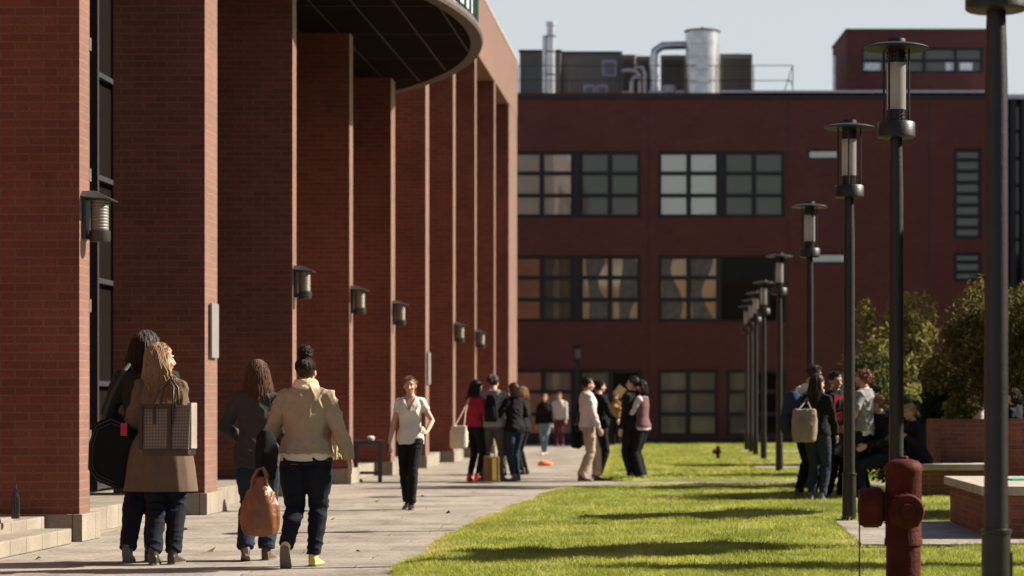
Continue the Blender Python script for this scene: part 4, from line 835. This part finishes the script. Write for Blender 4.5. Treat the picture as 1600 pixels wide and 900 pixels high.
for (x0, x1, y0, y1, nc, nr, pm) in WIN:
    X0, X1, Z0, Z1 = fx(x0), fx(x1), fz(y1), fz(y0); t = .12 if nc*nr > 1 else .07
    f = MB(); f.box(X0, X0+t, ZB+.06, ZB+.16, Z0, Z1); f.box(X1-t, X1, ZB+.06, ZB+.16, Z0, Z1); f.box(X0+t, X1-t, ZB+.06, ZB+.16, Z1-t, Z1); f.box(X0+t, X1-t, ZB+.06, ZB+.16, Z0, Z0+t)
    for i in range(1, nc): xx = lerp(X0, X1, i/nc); f.box(xx-.085, xx+.085, ZB+.062, ZB+.158, Z0+t, Z1-t)
    for i in range(1, nr): zz = lerp(Z0, Z1, i/nr); f.box(X0+t, X1-t, ZB+.07, ZB+.155, zz-.07, zz+.07)
    w = f.build('window', FRAME, FB)
    for i in range(nc):
        gm = MB(); gm.box(lerp(X0, X1, i/nc)+.03, lerp(X0, X1, (i+1)/nc)-.03, ZB+.10, ZB+.13, Z0+.03, Z1-.03); gm.build('pane', PM[pm[i]], w)
# dark steel surrounds joining window pairs
m = MB()
for (a, b_, c, d) in ((897, 905, 236, 340), (1124, 1130, 236, 340), (897, 905, 399, 503), (897, 905, 577, 682)): m.box(fx(a), fx(b_), ZB-.01, ZB+.06, fz(d), fz(c))
m.build('window_surround', FRAME, FB)
# grey curves laid on the tan panes to imitate reflections
m = MB()
for (x0, x1) in ((1037, 1052), (1083, 1104), (925, 938), (972, 990)):
    pts = [(fx(lerp(x0, x1, .5)) + .12*math.sin(u*5+x0), ZB+.095, lerp(fz(500), fz(402), u)) for u in np.linspace(0, 1, 12)]
    m.tube(pts, [.28+.1*math.sin(u*6+x0) for u in np.linspace(0, 1, 12)], 8, up=(1, 0, 0), flat=.015)
m.build('reflection_shape', REFL_GREY, FB, 60)
# blue-black glazed wing at the right edge
WG = empty('glazed_wing', (0, 0, 0), 0, 'dark glazed wing with slim columns at the far right edge', 'building')
m = MB(); m.box(fx(1566), fx(1720), ZB+1.2, ZB+10, 0, fz(150)); m.build('glass_wall', glass_mat('wing_glass', (.012, .012, .016), .06), WG)
for x in (1572, 1588, 1606, 1630): m = MB(); m.box(fx(x)-.10, fx(x)+.10, ZB+.8, ZB+1.15, 0, fz(150)); m.build('column', FRAME, WG)
m = MB()
for q in range(13): m.box(fx(1566), fx(1720), ZB+1.1, ZB+1.19, .5+q*.95, .62+q*.95)
m.build('transom', FRAME, WG)
m = MB(); m.box(fx(1564), fx(1720), ZB+.7, ZB+10, fz(150)+.0, fz(143)); m.build('roof_edge', PARA, WG)
# penthouse storey
ZP = 90.0; px_ = lambda x: gx(x, ZP); pz_ = lambda y: hz(y, ZP)
PH = empty('rooftop_storey', (0, 0, 0), 0, 'set-back red brick rooftop storey with a window strip, upper right', 'building')
m = MB(); x0, x1 = px_(1323), px_(1565)
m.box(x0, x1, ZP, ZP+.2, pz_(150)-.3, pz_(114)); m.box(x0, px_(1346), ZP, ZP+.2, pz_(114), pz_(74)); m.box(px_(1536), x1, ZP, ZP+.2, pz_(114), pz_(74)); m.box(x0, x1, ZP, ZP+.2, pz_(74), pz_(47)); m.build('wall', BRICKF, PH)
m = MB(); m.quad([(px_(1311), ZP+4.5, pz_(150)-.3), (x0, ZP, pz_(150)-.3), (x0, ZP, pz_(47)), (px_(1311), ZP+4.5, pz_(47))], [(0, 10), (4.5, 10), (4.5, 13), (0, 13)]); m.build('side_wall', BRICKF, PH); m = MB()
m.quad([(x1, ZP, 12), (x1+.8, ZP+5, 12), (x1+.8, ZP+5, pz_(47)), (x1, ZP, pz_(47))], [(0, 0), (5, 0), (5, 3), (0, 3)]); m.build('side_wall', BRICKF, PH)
m = MB(); m.prism([(px_(1309), ZP+4.6), (x0-.04, ZP-.06), (x1+.05, ZP-.06), (x1+.85, ZP+5)], pz_(47), pz_(45), axis='z'); m.build('roof_edge', CLAD, PH)
f = MB(); X0, X1, Z0, Z1 = px_(1346), px_(1536), pz_(114), pz_(74)
f.box(X0, X1, ZP+.05, ZP+.12, Z1-.09, Z1); f.box(X0, X1, ZP+.05, ZP+.12, Z0, Z0+.09); f.box(X0, X1, ZP+.052, ZP+.118, (Z0+Z1)/2-.05, (Z0+Z1)/2+.05)
for x in (1347, 1395, 1444, 1493, 1534): f.box(px_(x)-.05, px_(x)+.07, ZP+.045, ZP+.13, Z0, Z1)
w = f.build('window', FRAME, PH); m = MB(); m.box(X0, X1, ZP+.13, ZP+.16, Z0, Z1); m.build('pane', P_MID, w)
RB = mat('roller_blind_white', (.75, .78, .80), .8)
for a, b_ in ((1350, 1376), (1478, 1494), (1500, 1520)): m = MB(); m.box(px_(a), px_(b_), ZP+.115, ZP+.129, Z0+.12, (Z0+Z1)/2-.08); m.build('roller_blind', RB, w)
m = MB(); m.box(px_(1265), px_(1311), ZP+1, ZP+4, 11.5, pz_(136)); m.build('low_wall', BRICKF, PH)
m = MB(); m.box(px_(1304), px_(1308), ZP+1.2, ZP+1.4, 12, pz_(80)); m.build('downpipe', GALV, PH)
# ------------------------------------------------------------------ rooftop plant
ZR = 90.0; rx = lambda x: gx(x, ZR); rz = lambda y: hz(y, ZR); zb = rz(155)
def cabinet(x0, x1, y0, dy, label, m_=CLAD, zr=0):
    e = empty('plant_housing', ((rx(x0)+rx(x1))/2, ZR+zr, zb), 0, label, 'plant housing', 'rooftop plant housings'); c = e.location.x; h = rz(y0)-zb
    m = MB(); m.box(rx(x0)-c, rx(x1)-c, 0, dy, 0, h); m.build('casing', m_, e, bevel=.03)
    m = MB(); m.box(rx(x0)-c-.04, rx(x1)-c+.04, -.04, dy, h, h+.08); m.build('lid', LOUV, e)
    return e, c, h
e, c, h = cabinet(812, 876, 81, 4, 'plain dark grey plant housing at the left end of the roof', mat('cladding_dark', (.115, .108, .105), .7, .1, 1)); 
e, c, h = cabinet(876, 970, 81, 4, 'brown-grey plant housing with small lilac-framed windows', zr=.4)
for (a, b_, y0, y1) in ((940, 963, 92, 117), (911, 929, 131, 154), (931, 949, 131, 154)):
    f = MB(); X0, X1, Z0, Z1 = rx(a)-c, rx(b_)-c, rz(y1)-zb, rz(y0)-zb; f.box(X0, X1, -.06, -.01, Z0, Z1); w = f.build('window', mat('frame_lilac', (.36, .34, .38), .6), e)
    m = MB(); m.box(X0+.07, X1-.07, -.08, -.061, Z0+.07, Z1-.07); m.build('pane', mat('pane_grey', (.14, .14, .17), .3), w)
def chiller(x0, x1, y0, y1, label, zr=0):
    e = empty('air_handler', ((rx(x0)+rx(x1))/2, ZR+zr, zb), 0, label, 'air handler', 'louvred air handlers on the roof'); c = e.location.x
    m = MB(); h = rz(y0)-zb; m.box(rx(x0)-c, rx(x1)-c, 0, 2.5, 0, h); m.build('casing', CLAD, e, bevel=.03)
    m = MB()
    for q in range(12): z = .15+q*(h-.3)/12; m.box(rx(x0)-c+.1, rx(x1)-c-.1, -.05, -.002, z, z+(h-.3)/22)
    m.build('louvre', LOUV, e)
    m = MB(); m.lathe([(0, h), (.42, h), (.46, h+.12), (0, h+.14)], (0, 1.2, 0), 20); m.build('fan_cowl', GALV, e, 40)
chiller(970, 992, 84, 150, 'narrow louvred air handler beside the plant housing', .2); chiller(994, 1019, 84, 150, 'louvred air handler behind the bent pipes', .6); chiller(1032, 1072, 84, 150, 'dark louvred air handler left of the big cylinder', .3); chiller(1125, 1176, 82, 150, 'dark louvred air handler right of the big cylinder', .3)
e = empty('flue_pipe', (rx(863), ZR-.8, zb), 0, 'tall shiny steel flue rising at the left of the roof', 'flue'); h = rz(40)-zb
m = MB(); m.lathe([(0, 0), (.17, 0), (.17, h-.15), (.20, h-.14), (.20, h), (0, h)], n=20); m.build('pipe', GALV, e, 40); m = MB(); m.lathe([(0, 0), (.10, 0), (.10, h-.5), (0, h-.5)], (-.24, .1, 0), 12); m.build('side_pipe', GALV, e, 40)
m = MB()
for z in (.8, 1.7, 2.3): m.lathe([(.18, z), (.19, z), (.19, z+.05), (.18, z+.05)], n=20)
m.build('clamp', STEEL, e, 40)
e = empty('steel_cylinder', (rx(1097.5), ZR-1, zb), 0, 'big vertical steel cylinder on the roof with a flat dark lid', 'tank'); h = rz(57)-zb
m = MB(); m.lathe([(0, 0), (.66, 0), (.66, h), (0, h)], n=40)
for z in np.arange(.4, h, .5): m.lathe([(.66, z), (.668, z+.01), (.66, z+.02)], n=40, cap=False)
m.build('drum', GALV, e, 30); m = MB(); m.lathe([(0, h), (.70, h), (.70, h+.05), (.3, h+.10), (.06, h+.12), (.05, h+.2), (0, h+.2)], n=30); m.build('lid', LOUV, e, 40)
e = empty('roof_duct', (rx(1022), ZR-.7, zb), 0, 'bent steel duct running from a riser into the cylinder', 'duct')
m = MB(); m.tube([(0, 0, 0), (0, 0, rz(95)-zb), (.05, 0, rz(84)-zb), (.35, 0, rz(76)-zb), (1.3, 0, rz(75)-zb)], .16, 14); m.build('duct_run', GALV, e, 60)
m = MB()
for z in (.3, .75, 1.2): m.lathe([(.16, z), (.2, z), (.2, z+.07), (.16, z+.07)], n=16)
m.build('flange', GALV, e, 40)
e = empty('pipe_cluster', (rx(990), ZR-.9, zb), 0, 'cluster of insulated pipes and elbows at the roof edge', 'pipes')
for a in (((-.42, 0, .95), (-.15, 0, 1.0), (.1, 0, .95), (.25, 0, .8), (.25, 0, 0)), ((-.05, -.1, 0), (-.05, -.1, .55), (.05, -.1, .7), (.3, -.1, .7)), ((-.4, .1, .1), (-.1, .1, .15), (.1, .1, .05), (.4, .1, .1)), ((.45, 0, 0), (.45, 0, .9), (.35, 0, 1.1), (.1, 0, 1.12))):
    m = MB(); m.tube(a, .09, 10); m.build('pipe', mat('pipe_foil', (.46, .40, .36), .4, metal=.5), e, 60)
m = MB(); m.box(.6, 2.0, -.1, .3, 0, .22); m.lathe([(0, 0), (.25, 0), (.25, .3), (0, .34)], (1.4, 0, .1), 14); m.build('low_unit', PARA, e, bevel=.04)
e = empty('roof_railing', (rx(1100), ZR-1.6, zb), 0, 'thin guard railing along the roof edge, braced at its right end', 'railing')
z1, z2 = rz(112)-zb, rz(135)-zb
m = MB(); X0, X1 = rx(815)-rx(1100), rx(1236)-rx(1100)
for z in (z1, z2): m.tube([(X0, 0, z), (X1, 0, z)], .018, 6)
m.build('rail', STEEL, e, 60)
for x in (815, 893, 1118, 1176, 1236):
    m = MB(); X = rx(x)-rx(1100); m.tube([(X, 0, 0), (X, 0, z1)], .02, 6)
    if x == 1236: m.tube([(X-.35, 0, 0), (X, 0, z1)], .018, 6); m.tube([(X-.17, 0, z1*.5), (X, 0, .3)], .015, 6)
    m.build('post', STEEL, e, 60)
# building and trees behind the camera that the far windows mirror
BK = empty('court_building', (0, 0, 0), 0, 'sunlit tan brick block behind the viewer, seen only as reflections', 'building')
m = MB(); m.box(-26, 16, -60, -50, 0, 13); m.build('wall', mat('tan_render', (.36, .22, .13), .9), BK)
RB_ = empty('sky_block_building', (0, 0, 0), 0, 'plain brick block added out of view at the right to dim sky light', 'building')  # unseen block added to cut low sky light on the shaded faces
m = MB(); m.box(19.5, 30, -20, 75, 0, 10.5); m.build('wall', BRICKF, RB_)
m = MB(); m.box(19.4, 30, -20.1, 75.1, 10.5, 10.7); m.build('roof', PARA, RB_)
for i in range(8): m = MB(); m.lathe([(0, 0), (1.0, 0), (1.0, 11), (0, 11)], (-23+i*5, -49.5, 0), 20); m.build('column', mat('tan_column', (.12, .10, .09), .9), BK, 40)

# ------------------------------------------------------------------ things people carry
def wbox(o, root): pass
# patterned tote of the trench coat wearer
def check_mat():
    m, nt, b, out = new_mat('tote_pattern'); co = coords(nt, 'UV', (1, 1, 1), rot=(0, 0, R(45)))
    ck = node(nt, 'ShaderNodeTexChecker', Scale=56.0); ck.inputs['Color1'].default_value = (.15, .12, .095, 1); ck.inputs['Color2'].default_value = (.065, .046, .038, 1); nt.links.new(co, ck.inputs['Vector']); nt.links.new(ck.outputs[0], b.inputs['Base Color']); b.inputs['Roughness'].default_value = .6; return m
TOTEP = check_mat(); DLEA = mat('bag_dark_leather', (.022, .014, .012), .45, spec=.4)
tx, ty = gx(266, 17.4), 17.36
TO = empty('tote_bag', (tx, ty, hz(712, 17.4)), R(-10), 'dark-trimmed tote bag with a fine checked pattern on the trench coat shoulder', 'bag')
m = MB(); H_ = .40
def tote_ring(z, w, d, n=32): return [(math.copysign(abs(math.cos(a))**.35, math.cos(a))*w, math.copysign(abs(math.sin(a))**.35, math.sin(a))*d, z) for a in [2*math.pi*(q+.5)/n for q in range(n)]]
m = MB(); m.box(-.21, .21, -.085, .085, .05, H_, 'xXyY'); 
m.v = [(x*(1.0 + .06*(z-.05)/.35), y*(1-.25*(z-.05)/.35), z + .015*math.sin(x*14)*(z > .3)) for x, y, z in m.v]; m.build('bag_side', TOTEP, TO)
m = MB(); m.loft([tote_ring(0, .205, .09), tote_ring(.012, .218, .098), tote_ring(.055, .216, .094), tote_ring(.06, .20, .08)]); m.build('bag_base', DLEA, TO, 50)
m = MB(); 
for x in (-.222, .035): m.box(x-.012, x+.022, -.094, -.080, .05, H_-.01)
m.box(-.23, .10, -.082, -.068, H_-.03, H_+.012); m.build('leather_trim', DLEA, TO)
m = MB(); m.box(.19, .228, -.06, .06, .06, H_+.02); m.build('pale_gusset', mat('tote_pale_fabric', (.24, .205, .17), .8), TO)
for yy in (-.07, .06):
    m = MB(); m.tube([(-.10, yy-.015, .25), (-.10, yy-.02, .40), (-.06, yy*.7, .54), (.0, yy*.4+.04, .60), (.06, yy*.7, .54), (.07, yy-.02, .40), (.07, yy-.015, .25)], .011, 8, flat=.6); m.build('handle', DLEA, TO, 60)
TO.scale = (.88, .9, .95)
# black bag of the green jacket
dx_, dy_ = gx(167, 18.0), 18.05
DB = empty('shoulder_bag', (dx_, dy_, hz(765, 18.0)), R(10), 'big black angular shoulder bag with pale piping hung at the green jacket', 'bag')
ol = [(.20, .02), (.26, .16), (.24, .36), (.16, .52), (.02, .58), (-.10, .52), (-.15, .36), (-.155, .16), (-.10, .07), (.06, -.0)]
def scale_ol(s, dy): cx, cz = .05, .28; return [(cx+(a-cx)*s, dy, cz+(b_-cz)*s) for a, b_ in ol]
m = MB(); m.loft([scale_ol(.86, -.11), scale_ol(.97, -.085), scale_ol(1.0, 0), scale_ol(.97, .085), scale_ol(.86, .11)]); db = m.build('bag_body', M_BLACK, DB, 45)
for s in (.80, .90):
    m = MB(); p = scale_ol(s, -.116)[3:10]; m.tube([(a, y, z) for a, y, z in p], .0035, 6); m.build('piping', mat('piping_pale', (.05, .043, .036), .6), DB, 60)
m = MB(); m.tube([(-.04, -.06, .52), (.0, -.10, .66), (.06, -.12, .80), (.12, -.06, .92), (.16, .02, .985), (.19, .14, .90)], .014, 8, up=(1, 0, 0), flat=.25); m.build('strap', mat('strap_webbing', (.03, .028, .025), .7), DB, 60)
m = MB(); m.box(.10, .15, -.12, -.10, .42, .52); m.build('red_tag', mat('tag_red', (.40, .02, .05), .6), DB, bevel=.005)
# brown leather bag of the bun wearer
def lea(): return mat('bag_tan_leather', (.15, .052, .016), .38, .28, 8, .3, 60, spec=.45)
LEA = lea(); hbx = gx(405, 17.25)
HB = empty('handbag', (hbx, 17.3, hz(838, 17.3)), 0, 'slouchy orange-brown leather handbag held low in the left hand', 'bag')
m = MB(); prof = [(0, .05, .03), (.015, .115, .062), (.06, .138, .082), (.15, .146, .088), (.24, .130, .078), (.32, .100, .062), (.38, .068, .045), (.42, .045, .032), (.44, .038, .028)]
m.loft([[(w_*math.cos(a)*(1+.035*math.sin(a*6+z*4)), d_*math.sin(a)*(1+.08*math.sin(a*7+z*9)), z) for a in [2*math.pi*q/40 for q in range(40)]] for z, w_, d_ in prof]); me_ = remesh(m, .008, 2); displace(me_, lambda p: (1-abs(noise.noise(V((p.x*14, p.y*14, p.z*4)))))**4*.010*(1 if p.z > .1 else .3)); link('bag_body', me_, LEA, HB)
for sy in (-1, 1):
    m = MB(); m.tube([(-.06, sy*.035, .34), (-.055, sy*.035, .43), (-.02, sy*.02, .50), (.02, sy*.02, .515), (.045, sy*.03, .46), (.055, sy*.035, .36)], .011, 8); m.build('handle', LEA, HB, 60)
m = MB(); m.ell((.045, -.05, .36), (.022, .012, .018)); m.tube([(.045, -.05, .36), (.05, -.07, .31)], .008, 6); m.build('tassel', mat('tassel_pale', (.50, .30, .14), .6), HB, 60)
# folded black coat over the bun wearer's forearm
m = MB(); m.loft([[(.075*math.cos(a)*k_, .06*math.sin(a)*k_*(1+.2*math.sin(3*a)), z) for a in [2*math.pi*q/20 for q in range(20)]] for z, k_ in ((-.20, .75), (-.12, 1.05), (.0, 1.0), (.10, .85), (.16, .5))])
me_ = remesh(m, .009, 2); displace(me_, lambda p: (1-abs(noise.noise(V((p.x*12, p.y*12, p.z*5)))))**3*.018); o = link('folded_coat', me_, M_BLACK); o.location = (gx(418, 17.5), 17.45, hz(706, 17.5)); tag(o, 'black coat folded over the beige jacket\'s left forearm', 'coat')
# scarf end fringe
m = MB(); rnd = random.Random(3)
for i in range(60):
    x = rnd.uniform(-.03, .03); y = rnd.uniform(-.02, .02); m.tube([(x*.5, y, .12), (x, y, .02), (x*1.6+rnd.gauss(0, .01), y, -.09+rnd.uniform(0, .05))], [.007, .006, .002], 4)
sc_ = m.build('scarf_fringe', M_CREAM, None, 60); sc_.parent = BUN; sc_.location = (gx(512, 17.56)-BUN.location.x, .16, hz(702, 17.56)); sc_.rotation_euler = (0, 0, 0)
# phone of the walking person
o = MB().box(-.006, .006, -.035, .035, -.07, .07).build('phone', mat('phone_green_black', (.02, .03, .015), .25), None, bevel=.004); hp_ = world(WALK, wi['wri'][1], wi['k']); o.location = (hp_.x-.02, hp_.y-.03, hp_.z-.09); tag(o, 'dark phone held low by the person in the white V-neck', 'phone')
# cream bag of the red top
def slouch(name, x, y, Z, w_, h_, m_, label, rz_=0, cat='bag', strap_to=None, d_=.10):
    e = empty(name, (gx(x, Z), Z, hz(y, Z)), rz_, label, cat)
    m = MB(); m.loft([[(w_*k_*math.copysign(abs(math.cos(a))**.7, math.cos(a)), d_*k2*math.sin(a), z*h_) for a in [2*math.pi*q/24 for q in range(24)]] for z, k_, k2 in ((0, .7, .6), (.04, .9, .9), (.3, 1.0, 1.0), (.7, .95, .75), (1.0, .85, .3))])
    me_ = remesh(m, .012, 2); displace(me_, lambda p: (1-abs(noise.noise(V((p.x*9, p.y*9, p.z*5)))))**3*.014); link('bag_body', me_, m_, e)
    if strap_to:
        t_ = V(strap_to) - e.location; t_.rotate(Euler((0, 0, -rz_)))
        for s in (-1, 1): m = MB(); m.tube([(s*w_*.6, 0, h_*.93), V((s*w_*.3, 0, h_)).lerp(t_, .5), t_], .012, 6, flat=.4); m.build('strap', m_, e, 60)
    return e
CANVAS = cloth('bag_canvas', (.215, .175, .13), .12); CRM = cloth('bag_cream', (.55, .50, .40), .1)
slouch('shoulder_bag', 717, 700, 38.2, .17, .36, CRM, 'cream cloth shoulder bag at the red top\'s hip', R(-30), strap_to=world(RED, (-.10, -.02, 1.44), ri['k']))
slouch('shoulder_bag', 1257, 690, 29.55, .165, .41, CANVAS, 'natural canvas tote hanging on the black top\'s shoulder', R(-12), strap_to=world(CANV, (-.11, -.06, 1.42), cvi['k']))
slouch('shoulder_bag', 901, 700, 39.2, .09, .40, M_BLACK, 'slim black bag hanging behind the khaki trousers', R(10), strap_to=at(905, 612, 39.2))
def backpack(root, k_, label, m_, z=1.18, hh=.24, w_=.15, d_=.09, y=-.20):
    e = empty('backpack', world(root, (0, y, z-hh), k_), root.rotation_euler.z, label, 'backpack')
    m = MB(); m.loft([[(w_*a1*math.copysign(abs(math.cos(a))**.6, math.cos(a)), d_*a1*math.copysign(abs(math.sin(a))**.7, math.sin(a)), zz*hh*2) for a in [2*math.pi*q/20 for q in range(20)]] for zz, a1 in ((0, .8), (.06, 1), (.5, 1.0), (.8, .85), (.95, .6), (1.0, .3))]); m.build('pack_body', m_, e, 50)
    m = MB(); m.loft([[(w_*.75*a1*math.cos(a), -d_-.01 + .03*a1*math.sin(a)-.02, .06+zz*.20) for a in [2*math.pi*q/16 for q in range(16)]] for zz, a1 in ((0, .8), (.1, 1), (.8, 1), (1, .7))]); m.build('front_pocket', m_, e, 50)
    for s in (-1, 1): m = MB(); m.tube([(s*.08, d_*.9, hh*1.85), (s*.11, d_+.10, hh*2.1), (s*.12, d_+.22, hh*1.9), (s*.13, d_+.24, hh*1.3), (s*.13, d_+.08, hh*.5)], .018, 8, up=(1, 0, 0), flat=.35); m.build('strap', m_, e, 60)
    return e
backpack(BACK, bk['k'], 'black backpack worn over the grey sweater', M_BLACK, 1.19, .23, .115, .06, -.19)
nv = backpack(NAVY, ni['k'], 'bulky navy backpack on the white T-shirt\'s back', cloth('pack_navy', (.022, .028, .055)), 1.12, .29, .17, .12, -.20)
SU = empty('suitcase', (gx(768, 38.0), 38.0, 0), R(20), 'small upright brown suitcase between the legs of the grey sweater', 'suitcase')
m = MB(); m.box(-.10, .10, -.17, .17, .03, .44); m.build('case', mat('case_brown', (.12, .07, .025), .6), SU, bevel=.03); m = MB(); m.box(-.035, .035, -.176, -.170, .05, .42); m.build('stripe', mat('case_yellow', (.40, .27, .05), .6), SU); m = MB(); m.tube([(-.05, 0, .43), (-.05, 0, .50), (.05, 0, .50), (.05, 0, .43)], .01, 6); m.build('handle', STEEL, SU, 60)
m = MB(); m.box(-.14, .14, -.01, .01, -.18, .18); o = m.build('folder', mat('folder_pale', (.60, .45, .25), .6), None, bevel=.003); o.location = at(968, 612, 75.5); o.rotation_euler = (0, R(35), 0); tag(o, 'pale folder held up beside the mustard top\'s head', 'folder')
m = MB(); m.box(-.12, .12, -.01, .01, -.16, .16); o = m.build('folder', M_BLACK, None, bevel=.003); o.location = at(1316, 696, 30.2); o.rotation_euler = (R(-20), R(15), .4); tag(o, 'black folder held at waist height in the group by the lamps', 'folder')
# red front panel under the open black jacket
m = MB(); m.loft([[(x*.1, .0, z) for x in (-1, 1)] + [(x*.1, -.02, z) for x in (1, -1)] for z in (-.2, 0, .2)]); vest = m.build('red_shirt_front', M_REDT, None, 60); vest.parent = REDJ; vest.location = (0, .135, 1.20)

# ------------------------------------------------------------------ light, sky, camera
EL, AZ = 34.0, 15.0                    # sun elevation; azimuth from +X towards +Y
w = bpy.data.worlds.new('World'); S.world = w; w.use_nodes = True; nt = w.node_tree; nt.nodes.clear()
wo = nt.nodes.new('ShaderNodeOutputWorld'); bg = nt.nodes.new('ShaderNodeBackground'); sky = nt.nodes.new('ShaderNodeTexSky')
sky.sky_type = 'NISHITA'; sky.sun_disc = False; sky.sun_elevation = R(EL); sky.sun_rotation = R(90-AZ); sky.air_density = 1.0; sky.dust_density = 2.5; sky.ozone_density = 1.0; sky.altitude = 600
tcw = nt.nodes.new('ShaderNodeTexCoord'); sx = nt.nodes.new('ShaderNodeSeparateXYZ'); nt.links.new(tcw.outputs['Generated'], sx.inputs[0])
hzf = nt.nodes.new('ShaderNodeMapRange'); hzf.inputs[1].default_value = .16; hzf.inputs[2].default_value = .42; hzf.inputs[3].default_value = .92; hzf.inputs[4].default_value = 0; hzf.interpolation_type = 'SMOOTHSTEP'; nt.links.new(sx.outputs[2], hzf.inputs[0])
skc = mixc(nt, hzf.outputs[0], sky.outputs[0], (5.2, 5.52, 5.78)); nt.links.new(skc, bg.inputs[0]); bg.inputs[1].default_value = 0.05; nt.links.new(bg.outputs[0], wo.inputs[0])
sd = bpy.data.lights.new('sun', 'SUN'); sd.energy = 5.0; sd.angle = R(.55); sd.color = (1.0, .90, .76); so = bpy.data.objects.new('sun', sd); COL.objects.link(so)
dirv = V((math.cos(R(EL))*math.cos(R(AZ)), math.cos(R(EL))*math.sin(R(AZ)), math.sin(R(EL)))); so.rotation_euler = dirv.to_track_quat('Z', 'Y').to_euler(); so.location = dirv*60
cd = bpy.data.cameras.new('camera'); cam = bpy.data.objects.new('camera', cd); COL.objects.link(cam); S.camera = cam
cam.location = (0, 0, CH); cam.rotation_euler = (R(90), 0, 0); cd.sensor_width = 36; cd.sensor_fit = 'HORIZONTAL'; cd.lens = 36*F/1600; cd.shift_x = -(XV-800)/1600; cd.shift_y = (HZ-450)/1600
cd.clip_start = .1; cd.clip_end = 2000; cd.dof.use_dof = True; cd.dof.focus_distance = 19.5; cd.dof.aperture_fstop = 2.1; cd.dof.aperture_blades = 8
bpy.data.collections.remove(TMP)
vs = S.view_settings; S.display_settings.display_device = 'sRGB'; vs.view_transform = 'Standard'; vs.look = 'None'; vs.gamma = 1; vs.use_curve_mapping = False; vs.exposure = 1.36
S.cycles.use_denoising = True; S.cycles.max_bounces = 6; S.cycles.diffuse_bounces = 2; S.cycles.use_adaptive_sampling = True; S.cycles.adaptive_threshold = 0.02
